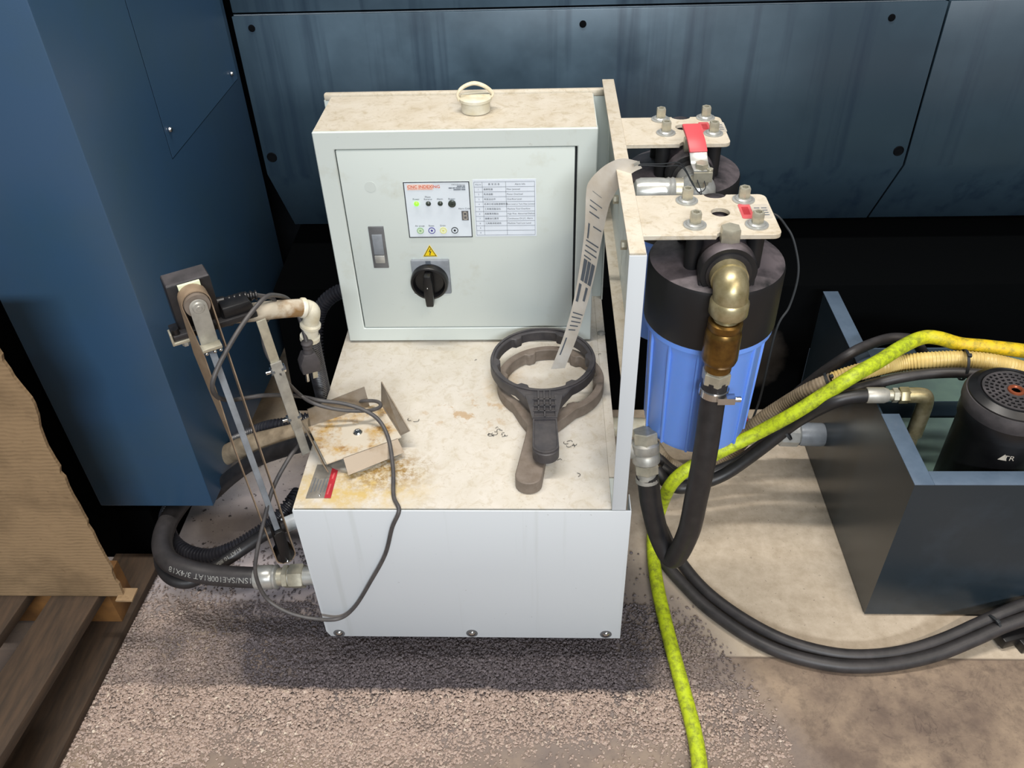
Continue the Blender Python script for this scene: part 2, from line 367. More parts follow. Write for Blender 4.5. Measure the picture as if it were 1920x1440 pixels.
def rod_head(r, h, mat, name='screw_head', up='z', hexs=False):     # shared small round head, local coordinates, standing on its base
    b = MB(); e = (0, 0, h) if up == 'z' else (0, -h, 0) if up == '-y' else (h, 0, 0)
    if hexs: b.hexn((0, 0, 0), e, r)
    else: b.rev((0, 0, 0), e, [(r, 0), (r, .35), (r*.7, .85), (r*.3, 1)], 16)
    return b.mesh(name, mat)
# ================================================================== setting
fl = MB().add([(-3, -3, 0), (4, -3, 0), (4, 3, 0), (-3, 3, 0)], [(0, 1, 2, 3)]).obj('floor', 'concrete', smooth=False)
tag(fl, 'stained concrete floor with a joint and oily patches', kind='structure')
# ================================================================== machine
mc = thing('machine_enclosure', 'large dark blue machine enclosure filling the background behind the white cabinet', 'machine', (.4, .8, 0))
def sheet(prof, x0, x1, name, th=.004, bev=.0012, lab=None):     # folded sheet: (y, z) profile run along x
    back = [(y+th, z) for y, z in reversed(prof)]
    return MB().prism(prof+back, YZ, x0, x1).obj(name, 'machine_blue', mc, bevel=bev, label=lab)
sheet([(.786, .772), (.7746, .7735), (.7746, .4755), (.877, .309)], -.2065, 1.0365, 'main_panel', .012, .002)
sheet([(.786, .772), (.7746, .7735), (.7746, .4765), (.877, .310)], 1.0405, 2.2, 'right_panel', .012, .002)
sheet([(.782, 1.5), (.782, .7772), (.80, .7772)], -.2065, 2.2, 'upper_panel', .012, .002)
MB().box(-.9, 2.2, .900, .915, 0, 1.5).obj('dark_backing', 'void_black', mc)  # dark sheet added behind the panels so the gaps look black
MB().prism([(.900, .0), (.900, .300), (.640, .290), (.604, .0)], YZ, -.200, 2.2).obj('lower_bed', 'bed_black', mc, bevel=.002)
pl_s = MB().rev((0, .001, 0), (0, -.0016, 0), [(.0062, 0), (.0062, .7), (.0045, .8), (.0045, 1)], 18).mesh('panel_screw', 'void_black')
pl_b = MB().rev((0, .001, 0), (0, -.0014, 0), [(.0100, 0), (.0100, .6), (.0088, 1), (.0082, .45)], 22).mesh('hole_plug', 'void_black')
for q in [(-0.1749, 0.7746, 0.7533), (0.4135, 0.7746, 0.7487), (0.9467, 0.7746, 0.7486)]: link('panel_screw', pl_s, mc, loc=q)
for q in [(-0.1896, 0.7746, 0.5106), (1.021, 0.7746, 0.5048)]: link('hole_plug', pl_b, mc, loc=q)
# column on the left
MB().prism([(-1.0, .0), (-.340, .0), (-.340, .125), (-.406, .125), (-.406, 1.5), (-1.0, 1.5)], XZ, .198, .895).obj('lower_bed', 'bed_black', mc)
co = thing('machine_column', 'tall blue sheet metal column hanging above the floor at the left', 'machine column', (-.306, .46, .13))
MB().prism([(.175, .1605), (.76, .130), (.76, 1.7), (.175, 1.7)], YZ, -.403, -.21).obj('casing', 'column_blue', co, bevel=.0025)
MB().box(-.2105, -.2094, .3997, .742, .6762, 1.66).obj('access_panel', 'column_blue', co)
MB().box(-.2105, -.2098, .3985, .3997, .675, 1.66).box(-.2105, -.2098, .3997, .742, .675, .6762).obj('panel_seam', 'void_black', co)
scr = MB().rev((0, 0, 0), (.004, 0, 0), [(.0042, 0), (.0042, .4), (.003, .9), (.0012, 1)], 14).mesh('panel_screw', 'chrome')
for q in [(-.2085, .4141, .7145), (-.2085, .7140, .6945), (-.2085, .4141, 1.1), (-.2085, .714, 1.1)]: link('panel_screw', scr, co, loc=q)
# ================================================================== base cabinet
ba = thing('base_cabinet', 'low off-white steel base cabinet with a dusty oil-stained top', 'cabinet', (.225, .26, .0))
MB().box(.003, .4455, .004, .585, .066, .3425).obj('body', 'white_paint', ba, bevel=.002)
MB().box(.0, .434, .0025, .590, .3425, .3455).obj('top_plate', 'dusty_top', ba, bevel=.0008)
MB().box(.434, .4475, .062, .590, .3425, .3455).obj('top_edge_strip', 'dusty_top', ba, bevel=.0006)
fp = MB().prism([(0, .3445), (.46, .3445), (.46, .054), (.0055, .054), (.0, .0665)], XZ, -.002, .0005)
fp.box(.4585, .46, .0005, .03, .066, .3445).box(.0, .0015, .0005, .03, .066, .3445)
fp.obj('front_panel', 'front_white', ba, bevel=.0006)
sh = MB().rev((0, 0, 0), (0, -.004, 0), [(.0062, 0), (.0060, .3), (.0035, .9), (.0012, 1)], 18).mesh('screw_head', 'chrome')
wa = MB().rev((0, 0, 0), (0, -.0008, 0), [(.0090, 0), (.0090, 1)], 20).mesh('washer', 'latch_grey')
for q in [(0.0199, -0.002, 0.0624), (0.2294, -0.002, 0.0652), (0.4375, -0.002, 0.0653)]: link('screw_head', sh, ba, loc=q); link('washer', wa, ba, loc=q)
sz = MB().rev((0, 0, 0), (0, 0, .003), [(.007, 0), (.0066, .4), (.003, 1)], 18).mesh('plate_screw', 'steel_dull')
link('plate_screw', sz, ba, loc=(0.4411, 0.4059, 0.3455))
for x, y in ((.06, .05), (.385, .05), (.06, .54), (.385, .54)):
    w = MB().rev((x-.010, y, .026), (x+.010, y, .026), [(.022, 0), (.026, .2), (.026, .8), (.022, 1)], 20).obj('caster', 'black_plastic', ba)
    MB().box(x-.014, x-.0105, y-.012, y+.012, .02, .066).box(x+.0105, x+.014, y-.012, y+.012, .02, .066).box(x-.018, x+.018, y-.018, y+.018, .062, .0665).obj('caster_fork', 'steel_dull', w)
# maker's plate riveted to the top, partly below the skimmer tray
npl = MB().prism([(0.0141, 0.0195, 0.3455)[:2], (0.0459, 0.0206, 0.3455)[:2], (0.0469, 0.0852, 0.3455)[:2], (0.0166, 0.0852, 0.3455)[:2]], XY, .3455, .3463).obj('name_plate', 'label_silver', ba, label='worn silver name plate with a red band')
MB().prism([(0.0402, 0.0198, 0.3463)[:2], (0.0491, 0.0198, 0.3463)[:2], (0.0491, 0.0823, 0.3463)[:2], (0.0398, 0.0822, 0.3463)[:2]], XY, .3463, .3467).obj('red_band', 'label_red', npl)
pa, pb = Vector((0.019, 0.0287, 0.3464)), Vector((0.0211, 0.0757, 0.3464)); pu = (pb-pa).normalized(); pv = Vector((-pu.y, pu.x, 0))
for k in range(5):
    a = pa - pv*(k*.0045); MB().obox(a+pu*.016, pu, pv, (0, 0, 1), .014-.002*(k % 3), .0005, .0001).obj('print_line', 'ink_soft', npl)
MB().obox(Vector((0.0436, 0.0365, 0.3468)), pu, pv, (0, 0, 1), .010, .0012, .0001).obox(Vector((0.0446, 0.0625, 0.3468)), pu, pv, (0, 0, 1), .006, .0012, .0001).obj('print_block', 'label_red_faded', npl)
MB().ball((0.0326, 0.0246, 0.3465), .0016, 6).obj('rivet', 'chrome', npl)
# black swarf curls on the top
cu = MB()
for px, py, n in ((925, 812, 5), (935, 806, 4), (945, 818, 3), (1066, 830, 3), (1072, 838, 3), (775, 786, 2), (898, 678, 1), (1127, 668, 1), (1050, 868, 1), (1085, 890, 1)):
    c0 = Vector((0, 0, 0)) if False else Vector({(925,812): (0.2675, 0.152, 0.3463), (935,806): (0.2752, 0.1591, 0.3463), (945,818): (0.2837, 0.145, 0.3463), (1066,830): (0.3789, 0.131, 0.3463), (1072,838): (0.3833, 0.1219, 0.3463), (775,786): (0.1439, 0.1836, 0.3463), (898,678): (0.2356, 0.3269, 0.3463), (1127,668): (0.4375, 0.3398, 0.3463), (1050,868): (0.3657, 0.0888, 0.3463), (1085,890): (0.3915, 0.0653, 0.3463)}[(px, py)])
    for k in range(n):
        a = random.uniform(0, 6.28); r = random.uniform(.0015, .004); c = c0 + Vector((random.uniform(-.005, .005), random.uniform(-.006, .006), 0))
        cu.tube([c + Vector((math.cos(a+j*.9)*r*(1+.2*j), math.sin(a+j*.9)*r, .0002+.0006*(j % 2))) for j in range(4)], .00035, 5, 3)
tag(cu.obj('metal_swarf', 'ink'), 'tiny black metal swarf curls scattered on the cabinet top', 'swarf', kind='stuff')
# ================================================================== control cabinet
YB = .3824
cc = thing('control_cabinet', 'off-white electrical control cabinet with hinged door, rotary switch and indicator panel', 'control cabinet', (.216, .45, .3455))
X0, X1, Z0, Z1, YK = .011, .4215, .3495, .7195, .5213
bx = MB().box(X0, X1, YB+.012, YK, Z0, Z1).obj('case', 'white_paint', cc, bevel=.0025)
MB().box(X0+.002, X1-.002, YB+.004, YK-.002, Z1-.0005, Z1+.0008).obj('case_top', 'dusty_white', cc)
holed([(X0, Z0), (X1, Z0), (X1, Z1), (X0, Z1)], [[(.0395, .3755), (.0395, .6928), (.393, .6928), (.393, .3755)]], XZ, YB, YB+.0135, 'front_frame', 'white_paint', cc, .0012)
MB().box(.02, .40, YB+.0105, YB+.0125, .36, .70).obj('door_gasket', 'ink', cc)
dr = MB().box(.0412, .3895, YB+.0005, YB+.0105, .3772, .6912).obj('door', 'white_paint', cc, bevel=.0015)
YD = YB+.0005
MB().prism(circ(.0846, .634, .0085), XZ, YD-.0003, YD+.001).obj('hole_cover', 'white_paint', dr)
for sx in (0, 1):
    MB().box(.0, .449, .5225, .5255, .3455, .714).obj('back_plate', 'white_paint', cc) if sx == 0 else MB().box(.0, .449, .5225, .5345, .7105, .7235).obj('back_plate_flange', 'dusty_white', cc, bevel=.003)
MB().box(.4465, .449, .5105, .5345, .3455, .714).obj('back_plate_edge', 'white_paint', cc, bevel=.0006)
MB().box(X0+.01, X1-.01, YB+.01, YK, .3455, .3497).obj('mounting_foot', 'steel_dull', cc)
# latch
la = MB().box(.0722, .0962, YD-.0025, YD+.001, .4945, .568).obj('latch', 'latch_grey', dr, bevel=.0006, label='grey flush paddle latch')
MB().box(.0765, .0925, YD-.0045, YD-.002, .520, .555).obj('latch_paddle', 'grey_plate', dr, bevel=.0006)
MB().box(.0765, .0925, YD-.0062, YD-.002, .5055, .5185).obj('latch_button', 'steel', dr, bevel=.001)
# rotary main switch
MB().box(.1325, .1935, YD-.006, YD+.001, .4465, .5095).obj('switch_plate', 'grey_plate', dr, bevel=.002)
cx, cz = .1605, .4735
MB().rev((cx, YD-.004, cz), (cx, YD-.020, cz), [(.030, 0), (.030, .8), (.0285, .95), (.0255, .99), (.0235, .75), (.0225, .45), (.001, .45)], 40).obj('switch_collar', 'switch_black', dr)
kn = MB().prism([(-.0052, .023), (.0052, .023), (.0075, .008), (.0075, -.008), (.0058, -.034), (-.0058, -.034), (-.0075, -.008), (-.0075, .008)], lambda a, b, h: (cx+a, h, cz+b), YD-.012, YD-.034).obj('switch_handle', 'switch_black', dr, bevel=.0018)
MB().ball((cx-.001, YD-.034, cz+.002), .0015, 6).obj('handle_mark', 'chrome', dr)
MB().box(cx-.004, cx+.004, YD-.0068, YD-.0058, .503, .509).obj('switch_mark', 'ink_soft', dr)
# warning triangle
wt = MB().prism([(.1525, .5135), (.1755, .5135), (.1645, .5345)], XZ, YD-.0004, YD+.0004).obj('warning_sticker', 'warning_yellow', dr, label='yellow triangle with a black lightning bolt')
e = [(.1538, .5142), (.1743, .5142), (.1645, .5331)]; i_ = [(.1553, .5151), (.1729, .5151), (.1645, .5313)]
holed(e, [i_], XZ, YD-.0006, YD-.0003, 'sticker_border', 'ink', dr)
MB().prism([(.1650, .5275), (.1620, .5215), (.1645, .5222), (.1635, .5180), (.1627, .5186), (.1636, .5160), (.1653, .5178), (.1643, .5180), (.1668, .5232), (.1640, .5228), (.1660, .5272)], XZ, YD-.0006, YD-.0003).obj('lightning_bolt', 'ink', dr)
# indicator panel
A0, A1, B0, B1 = .1345, .2335, .5478, .6412
MB().box(A0, A1, YD-.0008, YD+.0005, B0, B1).obj('indicator_panel', 'print_white', dr, label='white membrane panel printed CNC INDEXING')
holed([(A0, B0), (A1, B0), (A1, B1), (A0, B1)], [[(A0+.0013, B0+.0013), (A1-.0013, B0+.0013), (A1-.0013, B1-.0013), (A0+.0013, B1-.0013)]], XZ, YD-.0012, YD-.0007, 'panel_border', 'ink', dr)
YT = YD-.0011
MB().box(A0+.0052, A0+.0445, YT, YT+.0002, .6281, .6372).obj('logo_glow', 'print_blush', dr)
text('CNC INDEXING', .0068, front(A0+.0058, YT-.0001, .6310), 'lettering', 'ink_orange', dr, bold=.00012)
text('& FEEDING TECHNOLOGIES', .0029, front(A0+.0062, YT-.0001, .6286), 'lettering', 'ink_orange', dr)
text('CNCIndexing.com', .0027, front(A1-.0065, YT, .6352), 'lettering', 'ink', dr, 'RIGHT')
for k, words in enumerate(((.004, .0075), (.0055, .008, .004, .005), (.006, .011))):      # lines too small to read
    ln = MB(); xr = A1-.0065
    for w_ in words: ln.box(xr-w_, xr, YT-.0001, YT+.0002, .6328-.0028*k, .6342-.0028*k); xr -= w_+.0008
    ln.obj('print_line', 'ink_soft', dr)
led = MB().rev((0, 0, 0), (0, -.004, 0), [(.0042, 0), (.0040, .4), (.0028, .8), (.001, 1)], 16)
lx = [.1515, .1695, .1875, .2055]
for k, s_ in enumerate(('Power', 'Phase\nReverse', 'Alarm', 'Buzzer')):
    text(s_, .0038, front(lx[k], YT, .6118+(.0036 if k == 1 else 0)), 'lettering', 'ink', dr, 'CENTER')
    if k < 3: link('pilot_lamp', led.mesh('pilot_lamp', 'led_green' if k == 0 else 'led_off'), dr, label='lit green pilot lamp' if k == 0 else None, loc=(lx[k], YD, .6055))
MB().rev((lx[3], YD, .6055), (lx[3], YD-.004, .6055), [(.0058, 0), (.0058, .8), (.0045, 1), (.002, 1), (.0015, .6)], 20).obj('buzzer', 'led_off', dr)
for k, (s_, ink, pad) in enumerate((('Air purge', 'ink_green', 'ink_pale_green'), ('Reset', 'ink_violet', 'print_white'), ('Drain', 'ink_yellow', 'print_ivory'), ('', 'ink', 'print_white'))):
    bxx = .1530+.0178*k; bz = .5600
    if s_: text(s_, .0038, front(bxx, YT, bz+.0070), 'lettering', 'ink', dr, 'CENTER')
    MB().rev((bxx, YD-.0003, bz), (bxx, YD-.0013, bz), [(.0047, 0), (.0045, 1)], 20).obj('push_button', pad, dr)
    holed(circ(bxx, bz, .0054), [circ(bxx, bz, .0043)], XZ, YD-.0016, YD-.0008, 'button_ring', ink, dr)
    MB().rev((bxx, YD-.0008, bz), (bxx, YD-.0018, bz), [(.0018, 0), (.0018, 1)], 14).obj('button_dot', ink, dr)
text('Alarm Code', .0037, front(.2235, YT, .5955), 'lettering', 'ink', dr, 'CENTER')
MB().box(.2190, .2292, YD-.0022, YD, .5775, .5930).obj('code_display', 'latch_grey', dr)
dg_ = MB()
for a0, a1, b0, b1 in ((.2212, .2272, .5908, .5916), (.2212, .2272, .5848, .5856), (.2212, .2272, .5788, .5796), (.2212, .2220, .5788, .5916), (.2264, .2272, .5788, .5916)): dg_.box(a0, a1, YD-.0026, YD-.0021, b0, b1)
dg_.obj('display_digit', 'label_pale', dr)
# alarm chart
C0, C1, D0, D1 = .2385, .3325, .5484, .6434
MB().box(C0, C1, YD-.0004, YD+.0004, D0, D1).obj('alarm_chart', 'chart_white', dr, label='printed alarm chart sticker with ten rows')
ch = MB(); gx = (C0+.0018, C0+.0140, C0+.0490, C1-.0022); gz = [D1-.0038-k*(D1-D0-.0062)/11 for k in range(12)]
for x in gx: ch.box(x-.0002, x+.0002, YD-.0006, YD-.0003, gz[-1], gz[0])
for z in gz: ch.box(gx[0], gx[-1], YD-.0006, YD-.0003, z-.0002, z+.0002)
ch.obj('chart_lines', 'ink_soft', dr)
rows = [('Alarm', '異 常 訊 息', 'Alarm Info'), ('1', '濾網阻塞', 'Filter Jammed'), ('2', '馬達過載', 'Motor Overload'), ('3', '液面溢出中', 'Overflow Level'), ('4', '低液位或油箱濾網阻塞', 'Low Level or Tank Filter Jammed'),
        ('5', '工具機液面溢出', 'Machine Tool Overflow'), ('6', '高壓異常輸出', 'High Pres. Abnormal Deliver'), ('7', '連續油位異常', 'Continuous Oil J.C. Alarm'), ('8', '工具機液面過低', 'Machine Tool Low Level'), ('9', '', ''), ('0', '', '')]
for k, (a, b, c) in enumerate(rows):
    z = gz[k+1]+.0028; hd = k == 0
    text(a, .0036, front((gx[0]+gx[1])/2, YD-.0006, z), 'lettering', 'ink_soft', dr, 'CENTER')
    if b: text(b, .0036, front((gx[1]+gx[2])/2 if hd else gx[1]+.0012, YD-.0006, z), 'lettering', 'ink', dr, 'CENTER' if hd else 'LEFT')
    if c: text(c, .0031 if len(c) > 28 else .0036, front((gx[2]+gx[3])/2 if hd else gx[2]+.0010, YD-.0006, z), 'lettering', 'ink', dr, 'CENTER' if hd else 'LEFT')
# ------------------------------------------------------------------ vent cap with rope loop on the cabinet
cp = thing('plastic_cap', 'round cream plastic plug with a corded loop handle on top of the control cabinet', 'cap', (.2437, .452, .7203))
MB().rev((.2437, .452, .7203), (.2437, .452, .7425), [(.0185, 0), (.0215, .05), (.0215, .35), (.0215, .72), (.0245, .78), (.0245, .95), (.0225, 1)], 32).obj('plug', 'white_plastic', cp)
MB().box(.222, .2655, .4515, .4535, .7425, .7445).obj('top_bar', 'rope_cream', cp)
for dy in (-.0022, .0022):
    MB().tube([(.2205, .448+dy, .738), (.2185, .449+dy, .747), (.2260, .452+dy, .7555), (.2420, .456+dy, .7600), (.2580, .458+dy, .7545), (.2690, .459+dy, .744), (.2665, .458+dy, .738)], .0022, 8, 6).obj('rope_loop', 'rope_cream', cp)
# ================================================================== filter rack
rk = thing('filter_rack', 'off-white channel rack on the cabinet side with a front post and two bracket plates', 'rack', (.444, .01, .3455))
MB().box(.4337, .4516, .0, .522, .7366, .7396).obj('top_flange', 'dusty_white', rk, bevel=.0008)
MB().box(.4488, .4516, .0015, .522, .566, .7367).obj('web', 'white_paint', rk)
MB().box(.4345, .4488, .0015, .510, .566, .5685).obj('lower_flange', 'dusty_white', rk)
MB().prism([(.4337, .3459), (.4525, .3459), (.4525, .7366), (.4337, .7366)], XZ, -.0012, .0015).box(.4505, .4525, .0015, .030, .3459, .7366).obj('front_post', 'front_white', rk, bevel=.0006)
hb = MB().hexn((0, 0, 0), (-.008, 0, 0), .0062).mesh('rack_bolt', 'zinc')
for q in ((.4488, .028, .700), (.4488, .165, .655), (.4488, .31, .645)): link('rack_bolt', hb, rk, loc=q)
nut = MB().rev((0, 0, 0), (0, 0, .0042), [(.0128, 0), (.0128, .35), (.0100, .45), (.0100, .7), (.0085, 1)], 22).mesh('flange_washer', 'steel')
soc = MB().rev((0, 0, .0035), (0, 0, .0165), [(.0062, 0), (.0068, .1), (.0068, .92), (.0062, 1), (.0038, 1), (.0036, .55)], 6).mesh('socket_nut', 'zinc')
def bracket(x0, x1, y0, y1, hole, nx, bolts, lab, lx0):
    zt = .7370
    out = rrect(x0, x1, y0, y1, .009)
    def notch(cx, cy, up): return [(cx+.0125*math.cos(math.radians(a))*(-1 if up else 1), cy+(.0105*math.sin(math.radians(a)))*(-1 if up else 1)) for a in range(0, 181, 20)]
    # outline: right-top corner, notch on the far edge, left corners square at the rail, notch on the near edge
    n = 6
    rt = out[0:n]; rb = out[3*n:4*n]
    poly = rt + [(nx+.0125, y1)] + [(nx+.0125*math.cos(math.radians(a)), y1-.009*math.sin(math.radians(a))) for a in range(20, 161, 20)] + [(nx-.0125, y1), (x0, y1), (x0, y0), (nx-.0125, y0)]
    poly += [(nx-.0125*math.cos(math.radians(a)), y0+.009*math.sin(math.radians(a))) for a in range(20, 161, 20)] + [(nx+.0125, y0)] + rb
    p = holed(poly, [circ(hole[0], hole[1], .0105)], XY, .7312, zt, 'bracket_plate', 'dusty_white', rk, .0006)
    for b in bolts:
        link('flange_washer', nut, p, loc=(b[0], b[1], zt)); link('socket_nut', soc, p, loc=(b[0], b[1], zt))
    MB().prism(rrect(lx0, lx0+.0135, y0+.036, y0+.070, .002, 3), XY, zt, zt+.0005).obj('red_label', 'label_red_faded', p)
    MB().prism(rrect(lx0+.014, lx0+.034, y0+.036, y0+.070, .003, 3), XY, zt, zt+.0004).obj('silver_label', 'label_pale', p)
    for k in range(4): MB().box(lx0+.017, lx0+.023, y0+.043+k*.0055, y0+.0448+k*.0055, zt+.0003, zt+.0006).box(lx0+.025, lx0+.031, y0+.043+k*.0055, y0+.0448+k*.0055, zt+.0003, zt+.0006).obj('print_line', 'ink_soft', p)
    MB().box(lx0+.003, lx0+.0105, y0+.045, y0+.063, zt+.0004, zt+.0007).obj('print_block', 'label_red', p)
    return p
bracket(.4516, .602, .0405, .1365, (.5437, .0935), .5440, [(.5095, .1205), (.5107, .0628), (.5745, .1215), (.5780, .0615)], 'front', .5655)
bracket(.4516, .5885, .2825, .3735, (.5335, .3385), .5345, [(.5057, .3650), (.5077, .3175), (.5677, .3680), (.5701, .3135)], 'rear', .5555)
# ================================================================== filter housings
def filter_housing(cx, cy, label, dz=0.0):
    f = thing('filter_housing', label, 'filter housing', (cx, cy, .42), 'water filter housings under the rack brackets')
    lid = MB().rev((cx, cy, .598), (cx, cy, .690), [(.0765, 0), (.0790, .04), (.0790, .84), (.0775, .88), (.060, .95), (.044, .97), (.040, 1), (.02, 1)], 56).obj('lid', 'lid_black', f)
    MB().rev((cx, cy-.066, .6985), (cx, cy+.066, .6985), [(.0305, 0), (.0320, .02), (.0320, .13), (.0295, .15), (.0295, .85), (.0320, .87), (.0320, .98), (.0305, 1)], 36).obj('port_tube', 'lid_black', f)
    pd = MB()
    for s in (-1, 1): pd.box(cx-.031, cx+.031, min(cy+s*.064, cy+s*.05), max(cy+s*.064, cy+s*.05), .602, .6985)
    pd.obj('port_pad', 'lid_black', f, bevel=.002)
    for s in (-1, 1): MB().rev((cx, cy+s*.0655, .6985), (cx, cy+s*.069, .6985), [(.0250, 0), (.0250, .8), (.022, 1), (.018, 1), (.017, 0)], 30).obj('port_ring', 'black_plastic', f)
    for sx in (-1, 1):
        for sy in (-1, 1): MB().cyl((cx+sx*.0335, cy+sy*.029, .683), (cx+sx*.0335, cy+sy*.029, .7310), .0095, n=18).obj('mounting_boss', 'lid_black', f)
    MB().rev((cx, cy, .4200), (cx, cy, .602), [(.052, 0), (.0625, .03), (.0665, .09), (.0690, .86), (.0725, .93), (.0775, .95), (.0775, 1)], 56).obj('bowl', 'bowl_blue', f)
    rb = MB()
    for k in range(12):
        a = 2*math.pi*(k+.45)/12; d = Vector((math.cos(a), math.sin(a), 0)); tq = Vector((-d.y, d.x, 0))
        rb.hexa([Vector((cx, cy, .428))+d*r+tq*s for r, s in ((.060, -.0016), (.0680, -.0016), (.0680, .0016), (.060, .0016))], [Vector((cx, cy, .592))+d*r+tq*s for r, s in ((.064, -.0016), (.0725, -.0016), (.0725, .0016), (.064, .0016))])
    rb.obj('bowl_ribs', 'bowl_blue', f, bevel=.0006)
    MB().hexn((cx, cy-.047, .727), (cx, cy-.047, .745), .0115).obj('vent_plug', 'zinc', f)
    return f
filter_housing(.546, .090, 'blue filter housing with black lid under the front bracket, nearest the tank')
filter_housing(.537, .3285, 'filter housing with black lid half hidden behind the red-handled valve')
# ================================================================== filter outlet: elbow, check valve, hose loop
def elbow(b, pts, r, n=18): return b.tube(pts, r, n, 8)
oh = thing('outlet_hose', 'black rubber hose looping down from the brass check valve on the front filter', 'hose', (.54, -.01, .25))
ex, ey = .5450, -.004
eb = MB().rev((ex, .026, .6985), (ex, .010, .6985), [(.0185, 0), (.0205, .15), (.0205, 1)], 24)
elbow(eb, [(ex, .016, .6985), (ex, .006, .6985), (ex, -.001, .694), (ex, -.0035, .686), (ex, -.004, .674), (ex, -.004, .668)], .0190, 24)
eb.rev((ex, -.004, .684), (ex, -.004, .664), [(.0190, 0), (.0212, .15), (.0212, .85), (.0190, 1)], 24)
eb.obj('elbow_fitting', 'brass_pale', oh)
vx, vy = ex-.0010, ey
th = MB()
for k in range(4): th.rev((vx, vy, .6645-k*.0022), (vx, vy, .6623-k*.0022), [(.0128, 0), (.0140, .5), (.0128, 1)], 20)
th.obj('thread', 'brass_pale', oh)
cv = MB().rev((vx, vy, .657), (vx-.001, vy-.001, .588), [(.0165, 0), (.0190, .03), (.0190, .14), (.0175, .17), (.0195, .22), (.0200, .26), (.0205, .72), (.0190, .80), (.0155, .84), (.0155, .97), (.0130, 1)], 28).obj('check_valve', 'brass', oh)
MB().hexn((vx-.001, vy-.001, .587), (vx-.0012, vy-.0012, .571), .0170).obj('hex_nut', 'zinc', oh)
MB().hexn((vx-.001, vy-.001, .592), (vx-.001, vy-.001, .587), .0150).obj('thread', 'zinc', oh)
loop = [(vx-.0012, vy-.0012, .575), (vx-.0014, vy-.002, .560), (0.5426, -0.008, 0.5323), (0.5416, -0.016, 0.4655), (0.5395, -0.016, 0.3896), (0.5375, -0.01, 0.3102), (0.5273, 0.012, 0.2318), (0.5093, 0.03, 0.2523), (0.4929, 0.035, 0.3139), (0.4854, 0.037, 0.3585), (0.482, 0.037, 0.3749)]
MB().tube(loop, .0150, 20, 10).obj('rubber_hose', 'rubber', oh)
hc = MB().rev((vx-.0012, vy-.0012, .563), (vx-.0015, vy-.0015, .552), [(.0162, 0), (.0172, .1), (.0172, .9), (.0162, 1)], 28); hc.box(vx+.000, vx+.020, vy-.023, vy-.013, .553, .562); hc.cyl((vx+.016, vy-.018, .5575), (vx+.027, vy-.018, .5575), .0035, n=12)
hc.obj('hose_clamp', 'chrome', oh)
# tee below the rack where the loop ends
te = thing('tee_fitting', 'steel tee and swivel fitting stacked beside the rack post below the front filter', 'pipe fitting', (0.479, 0.045, 0.3972))
t0, t1 = Vector((0.4824, 0.037, 0.3698)), Vector((0.4766, 0.06, 0.4414))
d = (t1-t0)
MB().rev(t0-d*.08, t0+d*.20, [(.0155, 0), (.0155, .3), (.0135, .35), (.0135, 1)], 22).obj('hose_ferrule', 'steel_dull', te)
MB().hexn(t0+d*.10, t0+d*.30, .0170).obj('hex_nut', 'zinc', te)
MB().rev(t0+d*.28, t0+d*.72, [(.0150, 0), (.0185, .1), (.0185, .42), (.0165, .5), (.0185, .58), (.0185, .9), (.0145, 1)], 24).obj('tee_body', 'steel_dull', te)
MB().hexn(t0+d*.70, t0+d*.92, .0175).obj('hex_nut', 'zinc', te)
MB().cyl(t0+d*.5, t0+d*.5+Vector((-.035, .012, 0)), .0130, n=20).obj('tee_branch', 'steel_dull', te)
# ================================================================== red handled ball valve at the rear filter
bv = thing('ball_valve', 'nickel ball valve with a red dipped lever on the rear filter', 'valve', (.54, .235, .70))
by = .232
MB().rev((.537, .262, .6985), (.537, .236, .6985), [(.0185, 0), (.0205, .2), (.0205, 1)], 24).obj('inlet_nipple', 'steel', bv)
MB().ball((.5400, by-.006, .698), .0240, 12).obj('valve_body', 'steel', bv)
MB().rev((.545, by-.004, .697), (.510, by-.004, .697), [(.0185, 0), (.0185, .3), (.0165, .34), (.0165, .98), (.0150, 1)], 22).obj('valve_end', 'zinc', bv)
el = MB().rev((.512, by-.004, .697), (.4985, by-.004, .697), [(.0165, 0), (.0178, .2), (.0165, .4), (.0178, .6), (.0165, .8), (.0165, 1)], 22)
el.rev((.4985, by-.004, .697), (.4590, by-.004, .697), [(.0170, 0), (.0175, .2), (.0175, .75), (.0150, .92), (.008, 1)], 24)
el.obj('hose_elbow', 'steel', bv)
MB().rev((.5405, by-.014, .708), (.5405, by-.014, .732), [(.0120, 0), (.0120, .5), (.0075, .55), (.0075, 1)], 20).obj('stem', 'zinc', bv)
MB().hexn((.5410, by-.014, .7325), (.5410, by-.014, .7400), .0085).obj('stem_nut', 'zinc', bv)
def strap(pts, w, th, name, mat, par, wd=(1, 0, 0)):     # flat strip following points; wd = width direction
    p = spline(pts, 4); wv = Vector(wd).normalized(); b = MB(); k = len(p); L = []
    for i in range(k):
        tq = (p[min(i+1, k-1)]-p[max(i-1, 0)]).normalized(); nn = tq.cross(wv).normalized()
        L += [p[i]+wv*w+nn*th, p[i]-wv*w+nn*th, p[i]-wv*w-nn*th, p[i]+wv*w-nn*th]
    fs = [(0, 1, 2, 3), (4*k-1, 4*k-2, 4*k-3, 4*k-4)]
    for i in range(k-1):
        for j in range(4): fs.append((4*i+j, 4*i+(j+1) % 4, 4*i+4+(j+1) % 4, 4*i+4+j))
    b.add(L, fs); return b.obj(name, mat, par, bevel=min(th, w)*.5)
strap([(.5415, by-.022, .7315), (.5400, by-.008, .7335), (.5390, by-.001, .7385), (.5378, by+.006, .7480), (.5370, by+.012, .7520)], .0110, .0013, 'lever', 'steel', bv)
